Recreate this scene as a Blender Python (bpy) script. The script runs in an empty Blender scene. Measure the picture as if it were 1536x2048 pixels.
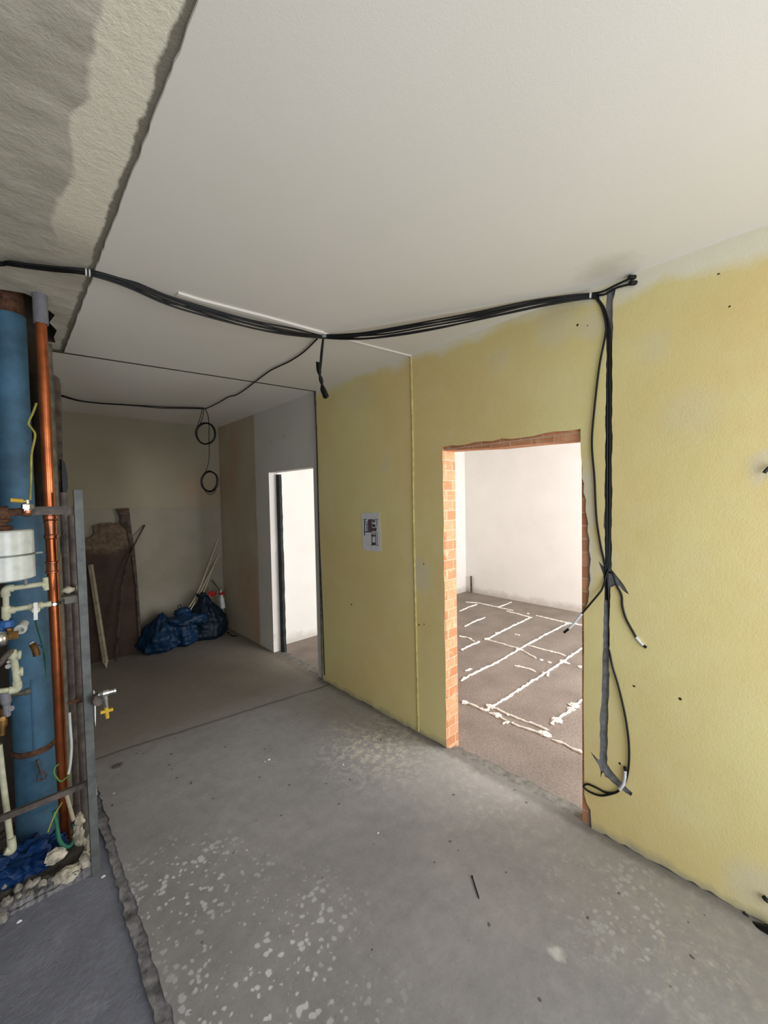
import bpy, bmesh, math, random
from mathutils import Vector, Matrix, noise
random.seed(7)
S = bpy.context.scene
COL = S.collection

# ------------------------------------------------------------------ camera
CAM = Vector((0, 0, 1.672)); F = 802.16
RX = Vector((0.72700259, -0.68637858, -0.01875287))
UP = Vector((0.03700211, 0.01189129, 0.99924443))
FW = Vector((0.68563698, 0.72714719, -0.03404246))
cd = bpy.data.cameras.new('camera'); cam = bpy.data.objects.new('camera', cd); COL.objects.link(cam)
cd.sensor_fit = 'VERTICAL'; cd.sensor_height = 36.0; cd.lens = F / 2048 * 36.0
cd.clip_start = 0.02; cd.clip_end = 100
cam.matrix_world = Matrix(((RX.x, UP.x, -FW.x, CAM.x), (RX.y, UP.y, -FW.y, CAM.y), (RX.z, UP.z, -FW.z, CAM.z), (0, 0, 0, 1)))
S.camera = cam
S.view_settings.view_transform = 'Standard'; S.view_settings.look = 'None'
S.view_settings.gamma = 1; S.view_settings.use_curve_mapping = False
S.view_settings.exposure = 0.0

# ------------------------------------------------------------------ daylight
w = bpy.data.worlds.new('sky'); S.world = w; w.use_nodes = True
bg = w.node_tree.nodes['Background']; bg.inputs[0].default_value = (0.72, 0.83, 1.0, 1); bg.inputs[1].default_value = 1.0

def window_light(name, loc, size, energy, rot, col=(1.0, 0.97, 0.94)):
    l = bpy.data.lights.new(name, 'AREA'); l.shape = 'RECTANGLE'; l.size, l.size_y = size
    l.energy = energy; l.color = col
    o = bpy.data.objects.new(name, l); COL.objects.link(o); o.location = loc; o.rotation_euler = rot
    return o
FRONT = -1.0                    # the facade with the windows, behind the camera
window_light('daylight_window', (1.05, FRONT - 0.05, 1.25), (1.5, 2.1), 38, (math.radians(90), 0, 0), (0.93, 0.97, 1.0))
window_light('daylight_window_left', (-1.2, FRONT - 0.05, 1.45), (1.1, 1.4), 25, (math.radians(90), 0, 0), (0.9, 0.95, 1.0))
window_light('daylight_window_room', (4.2, FRONT - 0.05, 1.45), (2.4, 1.9), 225, (math.radians(90), 0, 0), (0.97, 0.985, 1.0))

# ------------------------------------------------------------------ helpers
D = 2.0758; H = 2.652; FAR = 5.40; EDGE = 0.312; SEAM = 3.075; ROOMZ = -0.05; RX1 = 6.05; RY1 = 4.27

def ray(u, v):
    return RX * ((u - 768) / F) - UP * ((v - 1024) / F) + FW
def U(u, v, X=None, Y=None, Z=None, plane=None):
    """the real point on a known wall, floor or shaft plane seen at a photo position"""
    d = ray(u, v)
    if X is not None: t = (X - CAM.x) / d.x
    elif Y is not None: t = (Y - CAM.y) / d.y
    elif Z is not None: t = (Z - CAM.z) / d.z
    else:
        p0, n = plane; t = (p0 - CAM).dot(n) / d.dot(n)
    return CAM + d * t

def lin(c):
    return tuple(((x / 255) / 12.92 if x / 255 <= 0.04045 else ((x / 255 + 0.055) / 1.055) ** 2.4) for x in c) + (1.0,)

class G:
    def __init__(s, name, rough=0.8, metal=0.0, spec=0.3):
        s.m = bpy.data.materials.new(name); s.m.use_nodes = True; s.t = s.m.node_tree
        s.b = s.t.nodes['Principled BSDF']; s.b.inputs['Roughness'].default_value = rough
        s.b.inputs['Metallic'].default_value = metal; s.b.inputs['Specular IOR Level'].default_value = spec
        s._pos = None
    def n(s, t): return s.t.nodes.new(t)
    def l(s, a, b): s.t.links.new(a, b)
    def set(s, sock, v):
        if isinstance(v, bpy.types.NodeSocket): s.l(v, sock)
        elif isinstance(v, (tuple, list)) and len(v) == 3 and sock.type == 'RGBA': sock.default_value = lin(v)
        else: sock.default_value = v
    @property
    def pos(s):
        if s._pos is None: s._pos = s.n('ShaderNodeNewGeometry').outputs['Position']
        return s._pos
    def obj(s): return s.n('ShaderNodeTexCoord').outputs['Object']
    def sep(s, v=None):
        q = s.n('ShaderNodeSeparateXYZ'); s.l(v or s.pos, q.inputs[0]); return q.outputs
    def comb(s, x, y, z):
        q = s.n('ShaderNodeCombineXYZ')
        for i, v in enumerate((x, y, z)): s.set(q.inputs[i], v)
        return q.outputs[0]
    def noise(s, scale, detail=4, rough=0.55, vec=None, dist=0.0):
        q = s.n('ShaderNodeTexNoise'); s.l(vec or s.pos, q.inputs['Vector'])
        q.inputs['Scale'].default_value = scale; q.inputs['Detail'].default_value = detail
        q.inputs['Roughness'].default_value = rough; q.inputs['Distortion'].default_value = dist
        return q.outputs['Fac']
    def voro(s, scale, vec=None):
        q = s.n('ShaderNodeTexVoronoi'); s.l(vec or s.pos, q.inputs['Vector']); q.inputs['Scale'].default_value = scale
        return q.outputs['Distance']
    def stretch(s, sc, vec=None):
        q = s.n('ShaderNodeVectorMath'); q.operation = 'MULTIPLY'; s.l(vec or s.pos, q.inputs[0]); q.inputs[1].default_value = sc
        return q.outputs[0]
    def rng(s, v, a, b, c=0.0, d=1.0, smooth=False):
        q = s.n('ShaderNodeMapRange'); q.interpolation_type = 'SMOOTHSTEP' if smooth else 'LINEAR'
        s.l(v, q.inputs[0])
        for i, x in enumerate((a, b, c, d)): q.inputs[1 + i].default_value = x
        return q.outputs[0]
    def math(s, op, a, b=0.0):
        q = s.n('ShaderNodeMath'); q.operation = op; s.set(q.inputs[0], a); s.set(q.inputs[1], b); return q.outputs[0]
    def mix(s, f, a, b):
        q = s.n('ShaderNodeMix'); q.data_type = 'RGBA'; s.set(q.inputs[0], f); s.set(q.inputs[6], a); s.set(q.inputs[7], b); return q.outputs[2]
    def spot(s, p, r, soft=0.3, warp=None):
        q = s.n('ShaderNodeVectorMath'); q.operation = 'DISTANCE'; s.l(warp or s.pos, q.inputs[0]); q.inputs[1].default_value = p
        return s.rng(q.outputs['Value'], r * (1 - soft), r * (1 + soft), 1.0, 0.0)
    def warp(s, scale, amt):
        q = s.n('ShaderNodeTexNoise'); s.l(s.pos, q.inputs['Vector']); q.inputs['Scale'].default_value = scale; q.inputs['Detail'].default_value = 3
        a = s.n('ShaderNodeVectorMath'); a.operation = 'SUBTRACT'; s.l(q.outputs['Color'], a.inputs[0]); a.inputs[1].default_value = (.5, .5, .5)
        b = s.n('ShaderNodeVectorMath'); b.operation = 'SCALE'; s.l(a.outputs[0], b.inputs[0]); b.inputs['Scale'].default_value = amt
        c = s.n('ShaderNodeVectorMath'); c.operation = 'ADD'; s.l(s.pos, c.inputs[0]); s.l(b.outputs[0], c.inputs[1])
        return c.outputs[0]
    def col(s, c): s.set(s.b.inputs['Base Color'], c); return s
    def bump(s, h, strength=0.3, dist=0.01):
        q = s.n('ShaderNodeBump'); q.inputs['Strength'].default_value = strength; q.inputs['Distance'].default_value = dist
        s.l(h, q.inputs['Height']); s.l(q.outputs[0], s.b.inputs['Normal']); return s

def plain(name, c, rough=0.6, metal=0.0, spec=0.4, var=0.12, scale=25, bump=0.0):
    g = G(name, rough, metal, spec); v = g.noise(scale, 4, 0.6, g.obj())
    dk = tuple(x * (1 - 2.2 * var) for x in c); lt = tuple(min(255, x * (1 + var)) for x in c)
    g.col(g.mix(g.rng(v, 0.3, 0.7), dk, lt))
    if bump: g.bump(v, bump, 0.01)
    return g.m

# ---- mesh helpers: all take world coordinates
def link(name, bm, m, parent=None, smooth=False, kind=None):
    if parent is not None:
        off = Vector(parent.get('_o', (0, 0, 0)))
        if off.length: bmesh.ops.translate(bm, verts=bm.verts, vec=-off)
    me = bpy.data.meshes.new(name); bm.normal_update(); bm.to_mesh(me); bm.free()
    for x in (m if isinstance(m, (list, tuple)) else [m]): me.materials.append(x)
    if smooth:
        for p in me.polygons: p.use_smooth = True
        try: me.set_sharp_from_angle(angle=math.radians(40))
        except Exception: pass
    o = bpy.data.objects.new(name, me); COL.objects.link(o)
    if parent is not None: o.parent = parent; o['_o'] = tuple(parent.get('_o', (0, 0, 0)))
    if kind: o['kind'] = kind
    return o
def struct(name, bm, m, smooth=False): return link(name, bm, m, None, smooth, 'structure')
def thing(name, label, cat, loc=(0, 0, 0), group=None):
    o = bpy.data.objects.new(name, None); COL.objects.link(o); o.location = loc; o['_o'] = tuple(loc)
    o.empty_display_size = 0.05
    o['label'] = label; o['category'] = cat
    if group: o['group'] = group
    return o
def tag(o, label, cat, group=None):
    o['label'] = label; o['category'] = cat
    if group: o['group'] = group
    return o
def box(bm, a, b, mi=0):
    x0, y0, z0 = a; x1, y1, z1 = b
    v = [bm.verts.new(p) for p in ((x0, y0, z0), (x1, y0, z0), (x1, y1, z0), (x0, y1, z0), (x0, y0, z1), (x1, y0, z1), (x1, y1, z1), (x0, y1, z1))]
    for f in ((0, 3, 2, 1), (4, 5, 6, 7), (0, 1, 5, 4), (1, 2, 6, 5), (2, 3, 7, 6), (3, 0, 4, 7)):
        q = bm.faces.new([v[i] for i in f]); q.material_index = mi
    return v
def B(*boxes):
    bm = bmesh.new()
    for a, b in boxes: box(bm, a, b)
    return bm
def bar(bm, p0, p1, wd, th, ref=Vector((0, 1, 0))):
    """rectangular bar between two points; th along ref"""
    p0, p1 = Vector(p0), Vector(p1); d = (p1 - p0).normalized(); a = d.cross(ref).normalized(); b = a.cross(d).normalized()
    vs = []
    for p in (p0, p1):
        for s, t in ((-1, -1), (1, -1), (1, 1), (-1, 1)): vs.append(bm.verts.new(p + a * s * wd / 2 + b * t * th / 2))
    for f in ((3, 2, 1, 0), (4, 5, 6, 7), (0, 1, 5, 4), (1, 2, 6, 5), (2, 3, 7, 6), (3, 0, 4, 7)): bm.faces.new([vs[i] for i in f])
    return bm
def spline(pts, n=8):
    pts = [Vector(p) for p in pts]
    if len(pts) < 3: return pts
    P = [pts[0] * 2 - pts[1]] + pts + [pts[-1] * 2 - pts[-2]]; out = []
    for i in range(1, len(P) - 2):
        for k in range(n):
            t = k / n; a, b, c, d = P[i - 1], P[i], P[i + 1], P[i + 2]
            out.append(0.5 * ((2 * b) + (c - a) * t + (2 * a - 5 * b + 4 * c - d) * t * t + (3 * b - a - 3 * c + d) * t ** 3))
    out.append(pts[-1]); return out
def tube(bm, pts, r, sides=10, sm=8, rads=None, cap=True):
    P = spline(pts, sm) if sm else [Vector(p) for p in pts]
    n = len(P); rings = []; prev = None
    for i, p in enumerate(P):
        t = (P[min(i + 1, n - 1)] - P[max(i - 1, 0)])
        t = t.normalized() if t.length > 1e-9 else Vector((0, 0, 1))
        if prev is None: a = t.orthogonal().normalized()
        else:
            a = prev - t * prev.dot(t); a = a.normalized() if a.length > 1e-6 else t.orthogonal().normalized()
        prev = a; b = t.cross(a)
        rr = rads(i / (n - 1)) if callable(rads) else r
        rings.append([bm.verts.new(p + (a * math.cos(2 * math.pi * k / sides) + b * math.sin(2 * math.pi * k / sides)) * rr) for k in range(sides)])
    for i in range(n - 1):
        for k in range(sides):
            bm.faces.new((rings[i][k], rings[i][(k + 1) % sides], rings[i + 1][(k + 1) % sides], rings[i + 1][k]))
    if cap: bm.faces.new(rings[0][::-1]); bm.faces.new(rings[-1])
    return bm
def turn(bm, p0, p1, prof, sides=20, cap=True):
    """lathe about the axis p0-p1; prof = [(t along axis 0..1, radius)]"""
    p0, p1 = Vector(p0), Vector(p1); d = p1 - p0; t = d.normalized(); a = t.orthogonal().normalized(); b = t.cross(a); rings = []
    for q, r in prof:
        c = p0 + d * q
        rings.append([bm.verts.new(c + (a * math.cos(2 * math.pi * k / sides) + b * math.sin(2 * math.pi * k / sides)) * r) for k in range(sides)])
    for i in range(len(rings) - 1):
        for k in range(sides): bm.faces.new((rings[i][k], rings[i][(k + 1) % sides], rings[i + 1][(k + 1) % sides], rings[i + 1][k]))
    if cap: bm.faces.new(rings[0][::-1]); bm.faces.new(rings[-1])
    return bm
def T(pts, r, **k): return tube(bmesh.new(), pts, r, **k)
def L(p0, p1, prof, **k): return turn(bmesh.new(), p0, p1, prof, **k)
def cyl(p0, p1, r, sides=20): return L(p0, p1, [(0, r), (1, r)], sides=sides)
def blob(c, r, amp=0.25, fr=2.2, sub=3, seed=0.0, flat=None, squash=(1, 1, 1)):
    bm = bmesh.new(); bmesh.ops.create_icosphere(bm, subdivisions=sub, radius=1.0); c = Vector(c)
    for v in bm.verts:
        d = v.co.normalized(); k = 1 + amp * noise.fractal(d * fr + Vector((seed, seed * 1.7, -seed)), 1.0, 2.0, 4)
        v.co = Vector((d.x * r * squash[0], d.y * r * squash[1], d.z * r * squash[2])) * k + c
        if flat is not None and v.co.z < flat: v.co.z = flat + 0.002 * (v.co.z - flat)
    return bm
def sheet(outer, holes, thick, nrm, jit=0.0):
    """flat polygon (world points in one plane) with holes, extruded by thick along nrm"""
    bm = bmesh.new(); edges = []
    for loop in [outer] + holes:
        vs = [bm.verts.new(p) for p in loop]
        for i in range(len(vs)): edges.append(bm.edges.new((vs[i], vs[(i + 1) % len(vs)])))
    bmesh.ops.triangle_fill(bm, use_beauty=True, use_dissolve=False, edges=edges)
    fs = list(bm.faces); r = bmesh.ops.extrude_face_region(bm, geom=fs)
    vs = [g for g in r['geom'] if isinstance(g, bmesh.types.BMVert)]
    bmesh.ops.translate(bm, verts=vs, vec=Vector(nrm) * thick)
    bmesh.ops.recalc_face_normals(bm, faces=bm.faces)
    return bm
def rough_line(a, b, n, amp, ax):
    """points from a to b (b left out), wobbling along ax"""
    a, b, ax = Vector(a), Vector(b), Vector(ax); out = []
    for i in range(n):
        p = a.lerp(b, i / n)
        if i: p = p + ax * random.uniform(-amp, amp)
        out.append(p)
    return out

# ------------------------------------------------------------------ shell materials
def mat_ceiling():
    g = G('white ceiling plaster', 0.9, spec=0.15)
    a = g.noise(1.3, 3); c = g.mix(g.rng(a, 0.3, 0.7), (231, 226, 216), (236, 230, 222))
    s = g.sep()
    dirt = g.math('MULTIPLY', g.spot((1.95, 0.62, H), 0.09, 0.6, g.warp(14, 0.12)), 0.35)
    c = g.mix(dirt, c, (168, 158, 140))
    nick = g.rng(g.noise(22, 5, 0.7, g.stretch((1, .4, 1))), 0.735, 0.76)
    nick = g.math('MULTIPLY', nick, g.rng(s['X'], 1.75, 2.0))
    c = g.mix(nick, c, (150, 132, 110))
    g.col(c); g.bump(g.noise(190, 2), 0.12, 0.004); return g.m
def mat_soffit():
    g = G('bare grey soffit concrete', 0.92, spec=0.15); s = g.sep()
    v = g.noise(3.5, 6, 0.62, g.stretch((1.0, 2.6, 1)))
    st = g.noise(5, 5, 0.7, g.stretch((1, 4.5, 1)), 0.6)
    c = g.mix(g.rng(v, 0.3, 0.7), (176, 170, 154), (216, 209, 194))
    c = g.mix(g.math('MULTIPLY', g.rng(st, 0.55, 0.75), 0.5), c, (142, 136, 120))
    # pale plaster strip left along the edge, wider towards the room, with a wandering outline
    edge = g.math('ADD', s['X'], g.math('MULTIPLY', g.math('SUBTRACT', g.noise(2.1, 3), 0.5), 0.22))
    strip = g.rng(edge, 0.165, 0.175)
    strip = g.math('MULTIPLY', strip, g.rng(s['Y'], 2.02, 1.75))
    c = g.mix(strip, c, (238, 231, 210))
    # ragged grey break right at the edge
    lip = g.math('ADD', s['X'], g.math('MULTIPLY', g.math('SUBTRACT', g.noise(7, 6, 0.65), 0.5), 0.05))
    c = g.mix(g.rng(lip, 0.286, 0.294), c, (138, 132, 118))
    chips = g.rng(g.noise(30, 3), 0.66, 0.70)
    chips = g.math('MULTIPLY', chips, g.rng(g.math('ABSOLUTE', g.math('SUBTRACT', s['Y'], 2.52)), 0.03, 0.06, 1, 0))
    c = g.mix(chips, c, (225, 222, 210))
    g.col(c); g.bump(g.noise(40, 6, 0.7), 0.5, 0.012); return g.m
def mat_yellow():
    g = G('pale yellow wall plaster', 0.85, spec=0.2); s = g.sep()
    a = g.noise(1.6, 5, 0.6); b = g.noise(6, 5, 0.65)
    c = g.mix(g.rng(g.noise(0.9, 4, 0.6), 0.38, 0.62), (226, 202, 140), (225, 213, 152)); c = g.mix(g.math('MULTIPLY', g.rng(a, 0.45, 0.7), 0.5), c, (216, 195, 132))
    c = g.mix(g.math('MULTIPLY', g.rng(b, 0.5, 0.75), 0.35), c, (226, 214, 168))
    # bare whitish plaster along the ceiling, fraying downward
    top = g.math('ADD', s['Z'], g.math('MULTIPLY', g.math('SUBTRACT', g.noise(5, 5, 0.6), 0.5), 0.20)); top = g.math('SUBTRACT', top, g.rng(s['Y'], 0.50, 0.85, -.005, 0.055))
    c = g.mix(g.math('MULTIPLY', g.rng(top, 2.535, 2.60), 0.85), c, (230, 225, 206))
    # filler patches
    wp = g.warp(9, 0.12)
    for (u, v, r, k) in ((770, 930, .05, .5), (842, 1150, .10, .7), (745, 1035, .16, .0), (1115, 650, .10, .5), (1185, 1120, .09, .6), (1375, 830, .10, .3), (1190, 650, .07, .6), (1180, 960, .03, .8), (1310, 700, .07, .35), (1530, 935, .06, .75), (1530, 1785, .10, .7), (1000, 720, .07, .35), (720, 790, .12, .3)):
        if k: c = g.mix(g.math('MULTIPLY', g.spot(tuple(U(u, v, X=D)), r, 0.35, wp), k), c, (214, 203, 172))
    # small plug holes and knocks
    wq = g.warp(60, 0.012)
    for (u, v, r) in ((1268, 1372, .0055), (1360, 1398, .006), (703, 1209, .008), (838, 1250, .007), (848, 1249, .005), (847, 1128, .005), (1437, 548, .004), (1459, 613, .004), (1175, 651, .004), (1155, 650, .006), (1239, 1527, .006)):
        c = g.mix(g.spot(tuple(U(u, v, X=D)), r, 0.25, wq), c, (52, 44, 34))
    nk = g.rng(g.noise(17, 6, 0.75), 0.73, 0.76); c = g.mix(g.math('MULTIPLY', nk, 0.45), c, (150, 130, 90))
    hal = g.math('MULTIPLY', g.rng(g.math('ADD', s['Y'], g.math('MULTIPLY', g.math('SUBTRACT', g.noise(9, 4), 0.5), 0.07)), 0.715, 0.725), g.rng(g.math('ABSOLUTE', g.math('SUBTRACT', s['Z'], 1.5)), 0.25, 0.38, 1, 0))
    hal = g.math('MULTIPLY', hal, g.rng(s['Y'], 0.80, 0.79)); c = g.mix(g.math('MULTIPLY', hal, 0.75), c, (214, 208, 184))
    # scuffed dirty foot of the wall
    ft = g.math('ADD', s['Z'], g.math('MULTIPLY', g.math('SUBTRACT', g.noise(12, 5), 0.5), 0.09))
    c = g.mix(g.math('MULTIPLY', g.rng(ft, 0.05, 0.0), 0.9), c, (170, 162, 136))
    g.col(c); g.bump(g.math('ADD', g.noise(140, 3), g.math('MULTIPLY', g.noise(7, 4), 2.0)), 0.18, 0.008); return g.m
def mat_brick():
    g = G('salmon brick and mortar', 0.85, spec=0.2); s = g.sep()
    v = g.comb(g.math('ADD', s['X'], s['Y']), s['Z'], 0.0)
    q = g.n('ShaderNodeTexBrick'); g.l(v, q.inputs['Vector'])
    q.inputs['Scale'].default_value = 1.0; q.inputs['Brick Width'].default_value = 0.125; q.inputs['Row Height'].default_value = 0.066
    q.inputs['Mortar Size'].default_value = 0.004; q.inputs['Mortar Smooth'].default_value = 0.2; q.inputs['Bias'].default_value = -0.2
    q.inputs['Color1'].default_value = lin((208, 150, 112)); q.inputs['Color2'].default_value = lin((168, 112, 76)); q.inputs['Mortar'].default_value = lin((206, 176, 148))
    n = g.noise(30, 5, 0.7); c = g.mix(g.math('MULTIPLY', g.rng(n, 0.4, 0.75), 0.5), q.outputs['Color'], (176, 108, 68))
    c = g.mix(g.math('MULTIPLY', g.rng(g.noise(14, 4), 0.55, 0.7), 0.5), c, (228, 186, 150))
    # mortar-smeared channel of the chase
    ch = g.math('MULTIPLY', g.rng(s['Y'], 0.755, 0.74), g.rng(s['X'], D + 0.06, D + 0.05))
    c = g.mix(ch, c, g.mix(g.rng(g.noise(35, 4), 0.35, 0.7), (118, 118, 120), (150, 150, 150)))
    row = g.noise(1.0, 0, 0.5, g.comb(0.0, 0.0, g.math('FLOOR', g.math('MULTIPLY', s['Z'], 15.15))))
    c = g.mix(g.math('MULTIPLY', g.math('MULTIPLY', g.rng(row, 0.56, 0.60), 0.7), g.math('SUBTRACT', 1.0, ch)), c, (138, 92, 62))
    g.col(c); g.bump(g.math('SUBTRACT', g.math('MULTIPLY', n, 0.6), q.outputs['Fac']), 0.6, 0.008); return g.m
def mat_white(name, a, b, k=2.0):
    g = G(name, 0.88, spec=0.2); c = g.mix(g.rng(g.noise(k, 5, 0.6), 0.3, 0.7), a, b); s = g.sep()
    ft = g.math('ADD', s['Z'], g.math('MULTIPLY', g.math('SUBTRACT', g.noise(9, 5), 0.5), 0.16))
    c = g.mix(g.math('MULTIPLY', g.rng(ft, 0.07, -0.02), 0.6), c, (176, 168, 156))
    nk = g.rng(g.noise(13, 6, 0.75), 0.74, 0.77); c = g.mix(g.math('MULTIPLY', nk, 0.5), c, (168, 160, 150))
    g.col(c); g.bump(g.noise(120, 3), 0.12, 0.006); return g.m
def mat_alcove():
    g = G('alcove plaster', 0.88, spec=0.2); s = g.sep()
    base = g.mix(g.rng(g.noise(2.2, 5), 0.3, 0.7), (178, 165, 142), (190, 178, 156))
    pink = g.math('MULTIPLY', g.rng(g.noise(1.4, 3, 0.5, g.stretch((1, 1.2, .5))), 0.44, 0.62), 0.6)
    base = g.mix(pink, base, (188, 150, 124))
    lime = g.rng(g.math('ADD', s['Y'], g.math('MULTIPLY', g.math('SUBTRACT', g.noise(4, 3), 0.5), 0.06)), 4.36, 4.33)
    wh = g.mix(g.rng(g.noise(1.8, 4), 0.3, 0.7), (206, 200, 191), (216, 210, 203))
    c = g.mix(lime, base, wh)
    sc = g.math('MULTIPLY', g.rng(g.noise(9, 5, 0.7, g.stretch((1, 1, .4))), 0.62, 0.72), 0.35); c = g.mix(sc, c, (150, 138, 116))
    g.col(c); g.bump(g.noise(110, 3), 0.15, 0.006); return g.m
def mat_far():
    g = G('far wall plaster', 0.9, spec=0.15); s = g.sep()
    c = g.mix(g.rng(g.noise(1.5, 5), 0.3, 0.7), (152, 143, 121), (162, 153, 132))
    low = g.rng(g.math('ADD', s['Z'], g.math('MULTIPLY', g.math('SUBTRACT', g.noise(3, 4), 0.5), 0.03)), 1.61, 1.60)
    c = g.mix(low, c, g.mix(g.rng(g.noise(2.5, 4), 0.35, 0.7), (146, 138, 120), (160, 152, 137)))
    ln = g.rng(g.math('ABSOLUTE', g.math('SUBTRACT', s['Z'], 1.61)), 0.0, 0.012, 1, 0)
    c = g.mix(g.math('MULTIPLY', ln, 0.35), c, (140, 130, 110))
    c = g.mix(g.math('MULTIPLY', g.spot((1.85, FAR, 1.85), .22, .6, g.warp(5, .2)), .3), c, (186, 145, 120))
    g.col(c); g.bump(g.noise(100, 3), 0.15, 0.006); return g.m
def mat_floor():
    g = G('worn grey concrete floor', 0.78, spec=0.3); s = g.sep()
    a = g.noise(1.7, 6, 0.62); b = g.noise(14, 6, 0.7)
    c = g.mix(g.rng(a, 0.3, 0.7), (141, 138, 139), (163, 159, 158))
    c = g.mix(g.math('MULTIPLY', g.rng(b, 0.35, 0.7), 0.3), c, (100, 97, 93))
    gr = g.noise(75, 3, 0.8); c = g.mix(g.math('MULTIPLY', g.rng(gr, 0.60, 0.72), 0.45), c, (92, 88, 84)); c = g.mix(g.math('MULTIPLY', g.rng(gr, 0.40, 0.30), 0.3), c, (186, 182, 176))
    # chalky plaster dust and drips: along the wall foot, in one patch, and splashed near the window side
    wall = g.math('MULTIPLY', g.rng(g.math('ADD', s['X'], g.math('MULTIPLY', g.math('SUBTRACT', a, 0.5), 0.8)), 1.35, 1.95), 0.30)
    c = g.mix(wall, c, (164, 158, 142))
    fr = g.noise(24, 5, 0.72)
    pz = g.math('MULTIPLY', g.rng(fr, 0.47, 0.58), g.spot(tuple(U(750, 1490, Z=0)), 0.30, 0.7, g.warp(4, .25)))
    pz2 = g.math('MULTIPLY', g.rng(fr, 0.50, 0.72), g.spot((1.93, 1.22, 0), 0.36, 0.7, g.warp(4, .25)))
    pz3 = g.math('MULTIPLY', g.rng(fr, 0.50, 0.72), g.spot((1.75, 0.3, 0), 0.42, 0.7, g.warp(4, .25)))
    for q, k in ((pz, .6), (pz2, .3), (pz3, .3)): c = g.mix(g.math('MULTIPLY', q, k), c, (206, 200, 178))
    vd = g.math('ADD', g.voro(34, g.warp(26, 0.03)), g.math('MULTIPLY', g.math('SUBTRACT', g.noise(5, 3), 0.5), 1.05))
    dots = g.rng(vd, 0.34, 0.20)
    area = g.math('MAXIMUM', g.spot((0.58, 1.28, 0), 0.30, 0.7, g.warp(5, .35)), g.spot((0.5, 1.85, 0), 0.22, 0.7, g.warp(5, .35)))
    area = g.math('MAXIMUM', area, g.math('MULTIPLY', g.spot((1.72, 0.45, 0), 0.24, 0.5, g.warp(5, .4)), .35))
    c = g.mix(g.math('MULTIPLY', g.math('MULTIPLY', dots, area), 0.8), c, (218, 219, 222))
    sp = g.rng(g.voro(9, g.warp(9, 0.05)), 0.075, 0.055); c = g.mix(g.math('MULTIPLY', sp, 0.75), c, (70, 66, 62))
    sp2 = g.rng(g.voro(3.4), 0.028, 0.022); c = g.mix(sp2, c, (205, 203, 198))
    c = g.mix(g.math('MULTIPLY', g.spot(tuple(U(1114, 1905, Z=0)), 0.022, 0.5, g.warp(30, .05)), .7), c, (214, 212, 206))
    # the scar of a removed partition
    wob = g.math('ADD', s['Y'], g.math('MULTIPLY', g.math('SUBTRACT', g.noise(5, 4), 0.5), 0.05))
    lnp = g.math('SUBTRACT', wob, g.rng(s['X'], 0.5, 2.0, 3.19, 2.96))
    cr = g.rng(g.math('ABSOLUTE', lnp), 0.008, 0.024, 1, 0)
    c = g.mix(g.math('MULTIPLY', cr, 0.6), c, (88, 84, 74))
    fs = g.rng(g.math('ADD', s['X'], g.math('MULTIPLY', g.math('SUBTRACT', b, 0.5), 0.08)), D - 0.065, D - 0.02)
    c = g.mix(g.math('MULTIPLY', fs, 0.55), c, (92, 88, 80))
    fardim = g.rng(s['Y'], 2.95, 3.3); c = g.mix(g.math('MULTIPLY', fardim, 0.6), c, (122, 112, 94))  # alcove floor darker and warmer: its dimmer light is put into the colour
    g.col(c); g.bump(g.math('ADD', b, g.math('MULTIPLY', cr, -0.8)), 0.35, 0.008); return g.m
def mat_screed():
    g = G('dark rough screed', 0.88, spec=0.25); a = g.noise(2.4, 6, 0.65); b = g.noise(26, 6, 0.72)
    c = g.mix(g.rng(a, 0.3, 0.7), (118, 120, 131), (142, 144, 156)); c = g.mix(g.math('MULTIPLY', g.rng(b, 0.4, 0.75), 0.35), c, (100, 99, 104)); c = g.mix(g.math('MULTIPLY', g.rng(g.noise(7, 6, 0.7), 0.58, 0.75), 0.5), c, (176, 176, 184))
    g.col(c); g.bump(b, 0.6, 0.012); return g.m
def mat_boards():
    g = G('grey brown floor boards', 0.9, spec=0.15); s = g.sep(); a = g.noise(3, 5); b = g.noise(60, 4, 0.75)
    c = g.mix(g.rng(a, 0.3, 0.7), (128, 118, 110), (150, 139, 129)); c = g.mix(g.math('MULTIPLY', g.rng(b, 0.45, 0.75), 0.7), c, (92, 84, 78))
    g.col(c); g.bump(b, 0.5, 0.01); return g.m

M_CEIL = mat_ceiling(); M_SOF = mat_soffit(); M_YEL = mat_yellow(); M_BRICK = mat_brick()
M_WHITE = mat_white('white room plaster', (226, 224, 218), (234, 231, 226)); M_ALC = mat_alcove(); M_FAR = mat_far()
M_FLOOR = mat_floor(); M_SCREED = mat_screed(); M_BOARD = mat_boards()
M_CREAM = plain('cream plaster bead', (222, 212, 180), 0.85, var=0.05)
M_BEAD = plain('yellow painted bead', (206, 190, 122), 0.8, var=0.06)
M_DARKBOARD = plain('charcoal edge', (44, 46, 46), 0.8, var=0.2, bump=0.4)
M_GREYFILL = plain('grey filler', (120, 116, 108), 0.9, var=0.12, bump=0.3)

# ------------------------------------------------------------------ the setting
LX = -2.2
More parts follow.
